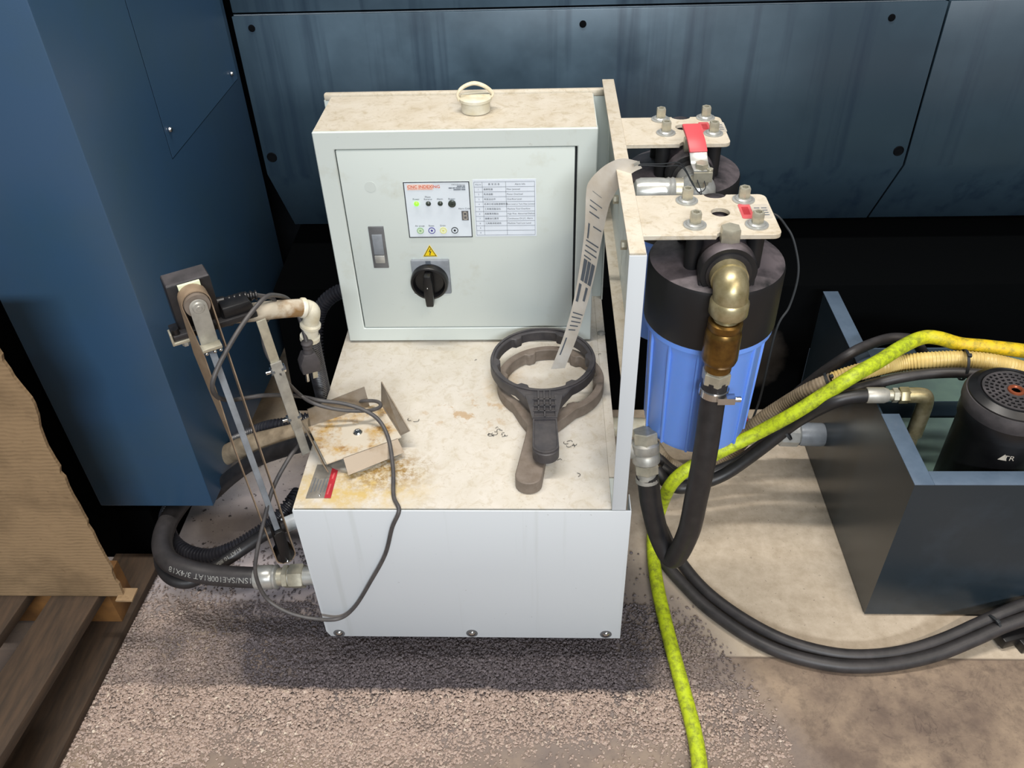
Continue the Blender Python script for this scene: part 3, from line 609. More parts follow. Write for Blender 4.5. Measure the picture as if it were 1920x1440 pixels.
strap([(.5382, by+.003, .7455), (.5374, by+.008, .7500), (.5360, by+.018, .7560), (.5342, by+.032, .7605), (.5325, by+.046, .7640)], .0113, .0026, 'lever_grip', 'grip_red', bv, (1, .05, 0))
MB().prism(circ(.5505, by-.020, .004), XY, .7305, .7345).box(.530, .553, by-.0285, by-.0255, .720, .7325).obj('lever_stop', 'zinc', bv)
# ================================================================== paper inspection tag on a wire
tg = thing('paper_tag', 'long curled white paper tag with printed lines wired to the red-handled valve', 'tag', (.40, .23, .36))
Lf = [(0.4576, 0.186, 0.7575), (0.439, 0.2, 0.7549), (0.4196, 0.213, 0.7396), (0.4028, 0.222, 0.7163), (0.3987, 0.225, 0.6972), (0.3982, 0.228, 0.6433), (0.3933, 0.231, 0.584), (0.3849, 0.235, 0.5199), (0.372, 0.24, 0.4581), (0.3539, 0.245, 0.3941)]
Rt = [(0.4631, 0.184, 0.7494), (0.4526, 0.19, 0.7406), (0.4412, 0.198, 0.7236), (0.431, 0.206, 0.6988), (0.4266, 0.21, 0.6811), (0.4206, 0.217, 0.6331), (0.4132, 0.224, 0.571), (0.4032, 0.23, 0.514), (0.3923, 0.237, 0.4601), (0.3751, 0.243, 0.3976)]
ls, rs = spline(Lf, 5), spline(Rt, 5)
g = MB(); nu = 6; off = Vector((0, -.0006, .0002))
for a, b in zip(ls, rs):
    for k in range(nu+1): g.v.append(a.lerp(b, k/nu))
nr = len(ls); tot = nr*(nu+1)
g.v += [q+off for q in g.v[:tot]]
for i in range(nr-1):
    for k in range(nu):
        a = i*(nu+1)+k; g.f += [(a, a+1, a+nu+2, a+nu+1), (tot+a, tot+a+nu+1, tot+a+nu+2, tot+a+1)]
for i in range(nr-1):
    for a, b in ((i*(nu+1), (i+1)*(nu+1)), ((i+1)*(nu+1)+nu, i*(nu+1)+nu)): g.f.append((a, b, tot+b, tot+a))
for k in range(nu): g.f += [(k, tot+k, tot+k+1, k+1), ((nr-1)*(nu+1)+k+1, tot+(nr-1)*(nu+1)+k+1, tot+(nr-1)*(nu+1)+k, (nr-1)*(nu+1)+k)]
pp = g.obj('paper', 'paper', tg)
def on_tag(s, w):       # s along the tag 0..1, w across 0..1
    f_ = s*(nr-1); i = min(int(f_), nr-2); q = f_-i
    return ls[i].lerp(ls[i+1], q).lerp(rs[i].lerp(rs[i+1], q), w) + off*1.9
def tagbox(s0, s1, w0, w1, name, mat):
    n = 6; b = MB()
    for i in range(n+1):
        s = s0+(s1-s0)*i/n; b.v += [on_tag(s, w0), on_tag(s, w1)]
    b.f += [(2*i, 2*i+1, 2*i+3, 2*i+2) for i in range(n)]; b.obj(name, mat, pp)
for s0, w0, w1 in ((.40, .25, .65), (.455, .2, .75), (.475, .2, .55), (.495, .2, .7), (.53, .45, .9), (.58, .15, .9), (.595, .15, .85), (.61, .15, .9), (.625, .15, .6), (.80, .15, .9), (.815, .15, .85), (.83, .2, .9), (.845, .2, .8), (.86, .2, .7)):
    tagbox(s0, s0+.004, w0, w1, 'print_line', 'ink_soft')
for s0, s1, w0, w1 in ((.635, .70, .18, .40), (.635, .70, .44, .64), (.635, .70, .68, .90), (.71, .765, .14, .32), (.71, .755, .62, .78)):
    tagbox(s0, s1, w0, w1, 'print_block', 'ink_soft')
tagbox(.53, .575, .18, .27, 'print_line', 'ink_soft'); tagbox(.89, .95, .2, .3, 'print_line', 'ink_soft')
MB().tube([(0.4575, 0.183, 0.7548), (.487, .190, .7515), (.512, .205, .745), (.528, .205, .722), (.536, .194, .712), (.545, .198, .716), (.541, .210, .728)], .0007, 6, 6).obj('wire', 'ink', tg)
MB().tube([(0.4583, 0.183, 0.7534), (.490, .190, .7485), (.514, .203, .741), (.530, .200, .718), (.540, .192, .710), (.534, .206, .726)], .0007, 6, 6).obj('wire', 'ink', tg)
MB().obox((0.4562, 0.1825, 0.7557), (.9, .3, .3), (0, 1, 0), (-.3, 0, .9), .004, .0006, .0018).obj('eyelet', 'steel_dull', tg)
# ================================================================== filter wrenches
def wrench(name, label, cx, cy, z0, hgt, R, Ri, L, hw, tilt, mat, flare, neck):
    w = thing(name, label, 'filter wrench', (cx, cy, z0))
    ca, sa = math.cos(tilt), math.sin(tilt)
    fn = lambda a, b, h: (cx+a*ca-b*sa, cy+a*sa+b*ca, h)
    a0 = -math.pi/2+flare; out = []
    n = 56
    for i in range(n+1):
        a = a0 + (2*math.pi-2*flare)*i/n; out.append((R*math.cos(a), R*math.sin(a)))
    e0 = Vector((out[-1][0], out[-1][1], 0)); 
    left = [e0]; tl = Vector((math.sin(flare)*.0, 0, 0))
    c1 = spline([(-R*math.sin(flare*1.0), -R*math.cos(flare*1.0), 0), (-R*math.sin(flare*.62), -R*math.cos(flare*.62)-.010-.25*neck, 0), (-hw*1.06, -R-neck, 0), (-hw, -R-neck*1.7, 0), (-hw*1.08, -L+hw, 0)], 5)[1:]
    out += [(q.x, q.y) for q in c1]
    for i in range(1, 12):
        a = math.pi + math.pi*i/12; out.append((hw*1.08*math.cos(a), -L+hw+hw*math.sin(a)))
    out += [(-q.x, q.y) for q in reversed(c1)]
    inn = []
    for i in range(120):
        a = 2*math.pi*i/120; r = Ri-(.0055 if (i % 20) < 4 else 0); inn.append((r*math.cos(a), r*math.sin(a)))
    holed(out, [inn], fn, z0, z0+hgt, 'ring_and_handle', mat, w, .0012)
    return w, fn
wb, fb = wrench('filter_wrench', 'brown plastic ring wrench lying flat under the black wrench', .3530, .2580, .3457, .0215, .0838, .0725, .2330, .0172, -.145, 'wrench_brown', .62, .030)
wk, fk = wrench('filter_wrench', 'black plastic ring wrench with ribbed handle lying on the brown wrench', .3415, .2740, .3740, .0180, .0825, .0725, .2170, .0172, .02, 'wrench_black', .55, .030)
holed(circ(0, 0, .0812, 60), [circ(0, 0, .0775, 60)], lambda a, b, h: fk(a, b, h), .3918, .3942, 'ring_lip', 'wrench_black', wk)
rb = MB()
for x in (-.0165, .0165): rb.prism([(x-.0012-.01*(x<0), -.092), (x+.0012+.01*(x>0), -.092), (x+.0012, -.143), (x-.0012, -.143)], fk, .3918, .3955)
for x in (-.0085, 0, .0085): rb.prism([(x-.0011, -.083), (x+.0011, -.083), (x+.0011, -.143 if x == 0 else -.129), (x-.0011, -.143 if x == 0 else -.129)], fk, .3918, .3965)
for y in (-.103, -.117, -.129, -.143): rb.prism([(-.017, y-.001), (.017, y-.001), (.017, y+.001), (-.017, y+.001)], fk, .3918, .3965)
rb.obj('handle_ribs', 'wrench_black', wk)
bord = [(.0172, -.1440), (-.0172, -.1440)] + [(.0182*math.cos(math.radians(a)), -.1985+.0165*math.sin(math.radians(a))) for a in range(180, 361, 15)]
inn = [(.0152, -.1462), (-.0152, -.1462)] + [(.0160*math.cos(math.radians(a)), -.1985+.0143*math.sin(math.radians(a))) for a in range(180, 361, 15)]
holed(bord, [inn], fk, .3918, .3950, 'handle_border', 'wrench_black', wk)
# ================================================================== belt skimmer
sk = thing('belt_skimmer', 'belt oil skimmer with black motor and rusty tray clamped at the cabinet corner', 'oil skimmer', (.06, .12, .3455))
U, V, Zv = Vector((.848, .530, 0)), Vector((-.530, .848, 0)), Vector((0, 0, 1))
mo = Vector((-.1075, .0655, 0))
def F(u, v, z): return mo + U*u + V*v + Vector((0, 0, z))
MB().hexa([F(0, 0, .597), F(.0535, 0, .597), F(.0535, .0315, .597), F(0, .0315, .597)], [F(0, 0, .660), F(.0535, 0, .660), F(.0535, .0315, .660), F(0, .0315, .660)]).obj('motor_housing', 'black_plastic', sk, bevel=.0022)
MB().hexa([F(.001, .001, .6595), F(.0525, .001, .6595), F(.0525, .0305, .6595), F(.001, .0305, .6595)], [F(.002, .002, .6612), F(.0515, .002, .6612), F(.0515, .0295, .6612), F(.002, .0295, .6612)]).obj('motor_top', 'black_dusty', sk)
MB().hexa([F(-.010, -.012, .590), F(.095, -.012, .590), F(.095, .020, .590), F(-.010, .020, .590)], [F(-.010, -.012, .5985), F(.095, -.012, .5985), F(.095, .020, .5985), F(-.010, .020, .5985)]).obj('drip_tray', 'black_plastic', sk, bevel=.0015)
MB().hexa([F(.055, -.008, .5985), F(.095, -.008, .5985), F(.095, .020, .5985), F(.055, .020, .5985)], [F(.055, -.008, .614), F(.090, -.008, .614), F(.090, .020, .614), F(.055, .020, .614)]).obj('scraper_box', 'motor_black', sk, bevel=.002)
MB().hexa([F(-.012, -.014, .5865), F(.012, -.014, .5865), F(.012, .022, .5865), F(-.012, .022, .5865)], [F(-.012, -.014, .5905), F(.012, -.014, .5905), F(.012, .022, .5905), F(-.012, .022, .5905)]).hexa([F(-.0135, -.014, .5865), F(-.011, -.014, .5865), F(-.011, .0, .5865), F(-.0135, .0, .5865)], [F(-.0135, -.014, .604), F(-.011, -.014, .604), F(-.011, .0, .604), F(-.0135, .0, .604)]).obj('clamp_bracket', 'zinc', sk, bevel=.0008)
MB().cyl(F(-.005, -.006, .5905), F(-.005, -.006, .606), .0045, n=14).obj('clamp_screw', 'motor_black', sk)
MB().hexn(F(.002, -.008, .580), F(.002, -.008, .5866), .0045).obj('clamp_nut', 'steel_dull', sk)
pc = Vector((-.0745, .062, .6450))            # pulley axis runs along V
MB().rev(pc-V*.016, pc+V*.016, [(.0150, 0), (.0158, .5), (.0150, 1)], 28).obj('pulley', 'wrench_brown', sk)
MB().obox(pc+V*.011+Zv*.014, U, V, Zv, .013, .002, .004).obj('housing_clip', 'print_ivory', sk)
pb_ = Vector((-.0540, .050, .196))
path = []
for i in range(13):
    a = math.pi*i/12; path.append(pc + (U*math.cos(a) + Zv*math.sin(a))*.0168)
path2 = [pb_ + (U*math.cos(math.pi+math.pi*i/8) + Zv*math.sin(math.pi+math.pi*i/8))*.0145 for i in range(9)]
ringp = path + [path[-1].lerp(path2[0], k/6) for k in range(1, 6)] + path2 + [path2[-1].lerp(path[0], k/6) for k in range(1, 6)]
bl = MB(); nR = len(ringp); ctr = (pc+pb_)/2
for i, q in enumerate(ringp):
    tq = (ringp[(i+1) % nR]-ringp[i-1]).normalized(); s_ = max(0, min(1, (pc.z-q.z)/(pc.z-pb_.z)))
    tw = math.radians(-26 if 12 <= i <= 20 else 0)*math.sin(math.pi*min(1, s_/.5)**.6); Vw = V*math.cos(tw)+U*math.sin(tw); nn = tq.cross(Vw).normalized()
    bl.v += [q-Vw*.0105+nn*.0007, q+Vw*.0105+nn*.0007, q+Vw*.0105-nn*.0007, q-Vw*.0105-nn*.0007]
for i in range(nR):
    k = (i+1) % nR
    for j in range(4): bl.f.append((4*i+j, 4*i+(j+1) % 4, 4*k+(j+1) % 4, 4*k+j))
bl.obj('belt', 'belt_tan', sk)
def strip2(p, q, w, th, nrm, name, mat, b=.0006):
    p, q = Vector(p), Vector(q); l = (q-p); ax = l.normalized(); sd = ax.cross(nrm).normalized(); nr_ = sd.cross(ax)
    return MB().obox((p+q)/2, ax, sd, nr_, l.length/2, w, th).obj(name, mat, sk, bevel=b)
fp_ = pc-V*.0185
poly = [(.0105*math.cos(math.radians(a)), .0105*math.sin(math.radians(a))) for a in range(0, 181, 15)] + [(-.0105, -.052), (.0105, -.052)]
MB().prism(poly, lambda a, b, h: fp_+U*a+Zv*b+V*h, -.001, .001).obj('side_plate', 'steel_dull', sk, bevel=.0005)
MB().obox(fp_+Zv*(-.054)-V*.006, U, V, Zv, .0120, .007, .0022).obj('plate_foot', 'zinc', sk, bevel=.0006)
for du in (-.008, .002, .009): MB().ball(fp_+Zv*(-.059)-V*.011+U*du, .0026, 6).obj('foot_rivet', 'chrome', sk)
MB().rev(fp_-V*.001, fp_-V*.0045, [(.0075, 0), (.0065, .6), (.0035, .7), (.0030, 1)], 18).obj('axle_screw', 'steel_dull', sk)
strip2(fp_+Zv*(-.055)+V*.004, pb_+Zv*.055-V*.004, .0042, .0016, -V, 'hanger_rod', 'grey_plate')
wt_ = MB(); 
for s in (-1, 1): wt_.obox(pb_+Zv*.020+V*(.0105*s), U, V, Zv, .008, .0012, .032)
wt_.rev(pb_-V*.0105, pb_+V*.0105, [(.0135, 0), (.0135, 1)], 22)
wt_.obox(pb_+Zv*.050, U, V, Zv, .006, .0115, .004)
wt_.obj('tail_weight', 'motor_black', sk, bevel=.0008)
MB().ball(pb_-V*.0125-Zv*.010, .003, 6).obj('tail_screw', 'chrome', sk)
# outlet pipe and elbow
pa_, pe_ = Vector((-0.0606, 0.105, 0.5942)), Vector((0.0136, 0.175, 0.5571))
MB().tube([pa_, pa_.lerp(pe_, .33), pa_.lerp(pe_, .66)+Vector((0, 0, .001)), pe_], .0125, 20, 6).obj('outlet_tube', 'clear_tube', sk)
MB().rev(pa_-(pe_-pa_)*.10, pa_+(pe_-pa_)*.06, [(.0115, 0), (.0150, .1), (.0150, .9), (.013, 1)], 20).obj('tube_socket', 'motor_black', sk)
eq = Vector((0.0236, 0.182, 0.5515)); ed = Vector((0.0126, 0.182, 0.499))
MB().tube([pe_, eq+Vector((-.004, -.001, .001)), eq+Vector((.0005, 0, -.006)), eq.lerp(ed, .5), ed], .0115, 18, 6).rev(eq.lerp(ed, .45), eq.lerp(ed, .60), [(.0115, 0), (.0145, .3), (.0145, .8), (.0115, 1)], 20).rev(eq.lerp(ed, .85), ed, [(.0115, 0), (.0140, .2), (.0140, 1)], 20).rev(pe_-(eq-pe_)*.2, pe_+(eq-pe_)*.35, [(.0125, 0), (.0142, .3), (.0142, .8), (.0115, 1)], 20).obj('outlet_elbow', 'white_plastic', sk)
# stand bar and rusted tray
b0, b1 = Vector((-0.0032, 0.1049, 0.35)), Vector((-0.0145, 0.0957, 0.592))
bm_ = b0.lerp(b1, .40); bt = b0.lerp(b1, .72)
strip2(b0, bm_, .0062, .0016, V, 'stand_bar', 'steel_dull')
strip2(b0.lerp(b1, .22)-V*.003, bt-V*.003, .0075, .0016, V, 'stand_bar', 'steel_dull')
strip2(b0.lerp(b1, .62), b1, .0062, .0016, V, 'stand_bar', 'zinc')
for k in (.30, .66):
    c = b0.lerp(b1, k); MB().cyl(c-U*.016, c+U*.010, .0026, n=10).hexn(c+U*.004, c+U*.010, .0062).hexn(c-U*.010, c-U*.005, .0062).obj('stand_bolt', 'chrome', sk)
to = Vector((.0665, .1280, 0)); TU, TV = Vector((.872, .490, 0)), Vector((-.490, .872, 0))
def T(u, v, z): return to + TU*u + TV*v + Vector((0, 0, z))
ZP = .3700
MB().hexa([T(-.056, -.044, ZP-.0008), T(.056, -.044, ZP-.0008), T(.056, .044, ZP-.0008), T(-.056, .044, ZP-.0008)], [T(-.056, -.044, ZP+.0008), T(.056, -.044, ZP+.0008), T(.056, .044, ZP+.0008), T(-.056, .044, ZP+.0008)]).obj('tray_plate', 'rusty_steel', sk)
MB().hexa([T(-.052, .0440, ZP), T(.040, .0440, ZP), T(.040, .0456, ZP), T(-.052, .0456, ZP)], [T(-.050, .052, ZP+.026), T(.040, .055, ZP+.030), T(.040, .0566, ZP+.030), T(-.050, .0536, ZP+.026)]).obj('tray_flap', 'flap_steel', sk, label='upright back flap')
MB().hexa([T(.0560, -.040, ZP), T(.0576, -.040, ZP), T(.0576, .038, ZP), T(.0560, .038, ZP)], [T(.0690, -.046, ZP+.008), T(.0706, -.046, ZP+.008), T(.0666, .050, ZP+.034), T(.0650, .050, ZP+.034)]).obj('tray_flap', 'flap_steel', sk, label='bent right flap with a pointed corner')
MB().hexa([T(-.034, -.0655, .3560), T(.052, -.0610, .3560), T(.052, -.0594, .3560), T(-.034, -.0639, .3560)], [T(-.032, -.0455, ZP+.001), T(.050, -.0455, ZP+.001), T(.050, -.0440, ZP+.001), T(-.032, -.0440, ZP+.001)]).obj('tray_flap', 'flap_steel', sk, label='front flap folded down to the cabinet top')
MB().hexa([T(-.058, -.048, ZP-.012), T(-.0564, -.048, ZP-.012), T(-.0564, .036, ZP-.012), T(-.058, .036, ZP-.012)], [T(-.064, -.046, ZP+.012), T(-.0624, -.046, ZP+.012), T(-.0624, .040, ZP+.016), T(-.064, .040, ZP+.016)]).obj('tray_flap', 'flap_steel', sk, label='left flap joined to the stand bar')
MB().rev(T(-.004, -.012, .3457), T(-.004, -.012, ZP-.001), [(.046, 0), (.048, .1), (.048, .25), (.034, .32), (.034, 1)], 40).obj('magnet_base', 'steel_dull', sk)
MB().rev(T(.004, -.004, ZP), T(.004, -.004, ZP+.0045), [(.0070, 0), (.0068, .5), (.005, .9), (.0045, .6)], 20).obj('tray_screw', 'chrome', sk)
# cable gland and strain relief
g0, g1 = Vector((-0.0702, 0.11, 0.6088)), Vector((-0.0251, 0.13, 0.6075))
MB().rev(g0, g0.lerp(g1, .35), [(.0075, 0), (.0075, .5), (.0058, .55), (.0058, 1)], 14).obj('cable_gland', 'motor_black', sk)
MB().tube([g0.lerp(g1, .3), g0.lerp(g1, .65)+Vector((0, 0, .001)), g1], .0068, 12, 6, rib=(.0065, .0022)).obj('strain_relief', 'motor_black', sk)
# cords
pc1 = thing('power_cord', 'long dark power cord with a three-pin plug draped over the skimmer and cabinet front', 'power cord', (.12, .0, .2))
MB().tube([(0.013, 0.165, 0.5059), (0.0068, 0.18, 0.5226), (0.0003, 0.19, 0.5401), (-0.0033, 0.178, 0.5683), (-0.0065, 0.15, 0.5935), (-0.0107, 0.118, 0.6111), (-0.0279, 0.085, 0.6011), (-0.0435, 0.055, 0.5844), (-0.0565, 0.03, 0.5664), (-0.0648, 0.02, 0.5476), (-0.0723, 0.035, 0.518), (-0.0739, 0.062, 0.4881), (-0.0644, 0.08, 0.4747), (-0.0355, 0.1, 0.4645), (-0.0123, 0.1532, 0.418), (0.0193, 0.1482, 0.414), (0.0524, 0.1514, 0.405), (0.0832, 0.1463, 0.396), (0.1046, 0.1353, 0.385), (0.12, 0.1095, 0.372), (0.1309, 0.064, 0.358), (0.1366, 0.021, 0.3495), (.147, -.003, .347), (0.1346, -0.008, 0.3169), (0.1177, -0.007, 0.2592), (0.0894, -0.008, 0.2002), (0.0559, -0.006, 0.1357), (0.0284, -0.01, 0.1115), (-0.005, -0.018, 0.1223), (-0.0438, -0.016, 0.1351), (-0.0751, -0.005, 0.1539), (-0.0823, 0, 0.2008), (-0.076, 0.01, 0.2372), (-0.0634, 0.035, 0.2784), (-0.046, 0.06, 0.3243), (-0.0239, 0.085, 0.3564), (-0.0132, 0.11, 0.3612), (-0.0093, 0.14, 0.3546)], .0030, 10, 6).obj('cable', 'cord_grey', pc1)
g0 = Vector((0.0134, 0.165, 0.5077)); g1 = Vector((0.0119, 0.165, 0.4873)); g2 = Vector((0.0091, 0.165, 0.4509)); dd = (g2-g1).normalized()
pg = MB().rev(g0, g1, [(.0040, 0), (.0085, .05), (.0085, .22), (.0062, .28), (.0075, .5), (.0060, .6), (.0075, .8), (.0075, 1)], 16)
sd = Vector((.85, .5, 0)).normalized(); nn = dd.cross(sd).normalized(); sd = nn.cross(dd)
pg.prism([(-.0085, -.002), (.0085, -.002), (.0125, .010), (.0135, .030), (-.0130, .030), (-.0145, .012)], lambda a, b, h: g1+sd*a+dd*b+nn*h, -.0085, .0085).obj('plug', 'black_dusty', pc1, bevel=.002)
MB().cyl(g2+sd*(-.006)-dd*.006, g2+sd*(-.006)+dd*.012, .0026, n=12).obj('earth_pin', 'chrome', pc1)
MB().obox(g2+sd*.006+dd*.002, sd, nn, dd, .0035, .0008, .008).obj('blade_pin', 'zinc', pc1)
pc2 = thing('motor_cable', 'thin dark cable hanging from the skimmer motor and curled over the rusty tray', 'cable', (.05, .12, .40))
MB().tube([(-0.0264, 0.13, 0.6075), (-0.0132, 0.15, 0.5885), (-0.0159, 0.155, 0.5683), (-0.0223, 0.14, 0.5639), (-0.024, 0.12, 0.5651), (-0.0244, 0.11, 0.5482), (-0.0208, 0.105, 0.5256), (-0.0068, 0.1, 0.4969), (-0.0104, 0.1508, 0.425), (0.0135, 0.1399, 0.415), (0.05, 0.1407, 0.402), (0.0859, 0.1509, 0.392), (0.1, 0.1627, 0.388), (0.1003, 0.1712, 0.388), (0.0908, 0.1797, 0.386), (0.0709, 0.1845, 0.382), (0.0494, 0.1867, 0.376)], .0028, 10, 6).obj('cable', 'cord_grey', pc2)
# ================================================================== hoses at the left of the cabinet
def hose(name, label, pts, r, mat, cat='hose', rib=None, n=16, sub=8, part='tube', group=None):
    h = thing(name, label, cat, pts[len(pts)//2], group)
    o = MB().tube(pts, r, n, sub, rib=rib).obj(part, mat, h)
    return h, o
def on_tube(pts, r, d0, ang, sub=10):     # text mapper: runs along a tube from distance d0 and wraps round it
    c = spline(pts, sub); L = [0]
    for a, b in zip(c, c[1:]): L.append(L[-1]+(b-a).length)
    def f(a, b):
        d = d0+a; k = 0
        while k < len(L)-2 and L[k+1] < d: k += 1
        q = c[k].lerp(c[k+1], (d-L[k])/(L[k+1]-L[k])); tq = (c[k+1]-c[k]).normalized()
        sd = tq.cross(Vector((0, 0, 1))).normalized(); up = sd.cross(tq)
        th = ang + b/r
        return q + (sd*math.cos(th) + up*math.sin(th))*(r+.0004)
    return f
hA = [(-0.0923, 0.047, 0.1367), (-0.1302, 0.047, 0.1377), (-0.1788, 0.052, 0.1362), (-0.2235, 0.06, 0.139), (-0.261, 0.08, 0.1377), (-0.2838, 0.115, 0.1352), (-0.2977, 0.165, 0.1241), (-0.3027, 0.215, 0.1091), (-0.302, 0.27, 0.0916)]
h, o = hose('hydraulic_hose', 'thick black hydraulic hose with white lettering and a steel crimped fitting at the cabinet foot', hA, .0165, 'rubber_dusty', n=22)
text('1SN/SAE100R1AT 3/4X18', .0125, on_tube(hA, .0166, .017, 2.30), 'lettering', 'hose_ink', h)
q0, q1 = Vector((-0.1093, 0.047, 0.1366)), Vector((-0.022, 0.047, 0.1426)); dq = q1-q0
MB().rev(q0, q0+dq*.42, [(.0178, 0), (.0190, .06), (.0190, .72), (.0172, .80), (.0190, .86), (.0190, .94), (.0150, 1)], 28).obj('crimp_ferrule', 'steel', h)
MB().rev(q0+dq*.42, q0+dq*.56, [(.0140, 0), (.0140, 1)], 20).obj('hose_nipple', 'zinc', h)
MB().hexn(q0+dq*.52, q0+dq*.62, .0190).obj('hex_nut', 'zinc', h)
MB().hexn(q0+dq*.64, q0+dq*.90, .0200).obj('hex_nut', 'zinc', h)
MB().cyl(q0+dq*.56, q0+dq*1.10, .0150, n=20).obj('port_nipple', 'steel', h)
hB = [(-0.0774, 0.215, 0.15), (-0.0853, 0.19, 0.1504), (-0.1121, 0.165, 0.1316), (-0.1497, 0.145, 0.114), (-0.1846, 0.13, 0.1017), (-0.2208, 0.125, 0.0923), (-0.2619, 0.135, 0.091), (-0.2957, 0.16, 0.0929), (-0.3211, 0.205, 0.0925), (-0.3381, 0.26, 0.0741), (-0.3453, 0.31, 0.0566)]
hose('corrugated_hose', 'glossy black corrugated hose curving below the blue column', hB, .0135, 'conduit', rib=(.0060, .0030), n=18)
hC = [(-0.0785, 0.135, 0.1591), (-0.1094, 0.125, 0.1508), (-0.1444, 0.11, 0.134), (-0.1767, 0.09, 0.122), (-0.204, 0.072, 0.1133), (-0.2277, 0.06, 0.108), (-0.2538, 0.062, 0.1107), (-0.2798, 0.085, 0.1125), (-0.2977, 0.125, 0.1097), (-0.3138, 0.18, 0.1001), (-0.3249, 0.24, 0.0887)]
h, o = hose('hydraulic_hose', 'slimmer black hydraulic hose with a white plastic end crossing under the lettered hose', hC, .0105, 'rubber', n=16)
text('R1AT 10 8BAR', .0085, on_tube(hC, .0106, .080, 1.9), 'lettering', 'hose_ink', h)
MB().rev((-0.0842, 0.137, 0.1555), (-0.0613, 0.15, 0.1565), [(.0120, 0), (.0130, .1), (.0130, 1)], 20).obj('white_sleeve', 'print_white', h)
hose('suction_hose', 'dirty beige hose running back from the cabinet under the column', [(-0.0244, 0.22, 0.2987), (-0.0529, 0.22, 0.2848), (-0.1039, 0.23, 0.2616), (-0.1441, 0.24, 0.2415), (-0.2038, 0.27, 0.1919), (-0.2728, 0.31, 0.1199)], .0175, 'hose_tan_dirty', n=20)
hose('corrugated_hose', 'matt black corrugated hose lying above the beige hose behind the skimmer', [(-0.0314, 0.3, 0.2512), (-0.0485, 0.28, 0.2604), (-0.0879, 0.27, 0.2562), (-0.1261, 0.27, 0.2479), (-0.1774, 0.29, 0.2086), (-0.2421, 0.33, 0.1478)], .0150, 'conduit', rib=(.0060, .0030), n=16)
hose('rubber_hose', 'smooth black hose lying in front of the beige hose below the skimmer stand', [(-0.0154, 0.17, 0.3126), (-0.0415, 0.18, 0.2965), (-0.0827, 0.19, 0.2732), (-0.1272, 0.2, 0.2445), (-0.1859, 0.22, 0.1861), (-0.2461, 0.25, 0.1128)], .0130, 'rubber')
hose('corrugated_hose', 'black corrugated drain hose hanging straight down from the white skimmer elbow', [(0.0136, 0.182, 0.5046), (0.0055, 0.205, 0.4572), (-0.0045, 0.235, 0.3956), (-0.0148, 0.265, 0.3279), (-0.0251, 0.29, 0.266), (-0.038, 0.3, 0.2016)], .0130, 'conduit', rib=(.0060, .0030), n=18)
hose('cable_conduit', 'black corrugated conduit bending out of the control cabinet side', [(0.0066, 0.452, 0.41), (-0.011, 0.452, 0.4047), (-0.0301, 0.45, 0.3941), (-0.0464, 0.446, 0.3768), (-0.0574, 0.438, 0.3529), (-0.061, 0.42, 0.3219), (-0.0598, 0.4, 0.2776), (-0.0548, 0.38, 0.2322), (-0.0563, 0.37, 0.1769)], .0135, 'conduit', 'conduit', rib=(.0060, .0030), n=18)
# ================================================================== coolant tank on the right
tk = thing('coolant_tank', 'open dark blue steel coolant tank with a pale rim at the right edge', 'tank', (1.25, .33, 0))
TX0, TX1, TY0, TY1, TZ = .871, 1.75, .083, .588, .3095
MB().box(TX0, TX0+.003, TY0+.003, TY1-.003, 0.004, TZ-.001).obj('left_wall', 'tank_blue', tk)
MB().box(TX0, TX1, TY0, TY0+.003, 0.004, TZ-.001).obj('front_wall', 'tank_blue', tk)
MB().box(TX0, TX1, TY1-.003, TY1, 0.004, .175).obj('back_wall', 'rim_blue', tk)
MB().box(TX1-.003, TX1, TY0+.003, TY1-.003, 0.004, TZ-.001).obj('right_wall', 'tank_blue', tk)
for y0, y1 in ((TY0, .236), (.300, TY1)):
    MB().box(TX0-.0005, TX0+.0275, y0-.0005, y1, TZ-.002, TZ).obj('rim', 'rim_blue', tk, bevel=.0006)
MB().box(TX0+.0275, TX1, TY0-.0005, TY0+.0265, TZ-.002, TZ).obj('rim', 'rim_blue', tk, bevel=.0006)
MB().box(TX0+.003, TX1-.003, TY0+.003, TY1-.003, .004, .008).obj('tank_floor', 'tank_blue', tk)
MB().box(TX0+.003, TX1-.003, TY0+.003, .428, .128, .131).obj('pump_deck', 'coolant_teal', tk)
MB().box(TX0+.003, TX1-.003, .450, TY1-.003, .150, .153).obj('rear_deck', 'coolant_teal', tk)
MB().box(TX0+.003, TX1-.003, .447, .450, .05, .153).obj('divider', 'tank_blue', tk)
pm = thing('pump_motor', 'black pump motor with a slotted round fan cover standing in the coolant tank', 'motor', (1.01, .165, .131))
mx, my = 1.020, .178; MS = .86
MB().rev((mx, my, .135), (mx, my, .405), [(r_*MS, q_) for r_, q_ in [(.068, 0), (.070, .02), (.070, .78), (.074, .80), (.074, .93), (.071, .975), (.062, .995), (.060, 1), (.059, .992), (.054, .992), (.052, .985), (.02, .985)]], 56).obj('motor_body', 'motor_black', pm)
vent = MB(); 
def ring_slots(r0, r1, n, ph):
    for k in range(n):
        a = 2*math.pi*(k+ph)/n; w = 2*math.pi/n*.30; q = []
        for rr, aa in ((r0, a-w), (r1, a-w), (r1, a+w), (r0, a+w)): q.append((mx+MS*rr*math.cos(aa), my+MS*rr*math.sin(aa)))
        holes.append(q)
holes = []
for j, (r0, r1) in enumerate(((.0185, .0235), (.0265, .0315), (.0345, .0395), (.0425, .0475))): ring_slots(r0, r1, 12+6*j, .5*(j % 2))
holed(circ(mx, my, .0515*MS, 48), holes+[circ(mx, my, .006, 16)], XY, .4020, .4035, 'fan_grille', 'black_dusty', pm)
MB().rev((mx, my, .4032), (mx, my, .4062), [(.0115, 0), (.0110, .8), (.0075, 1), (.0065, .6), (.0060, 0)], 24).obj('copper_washer', 'copper_red', pm)
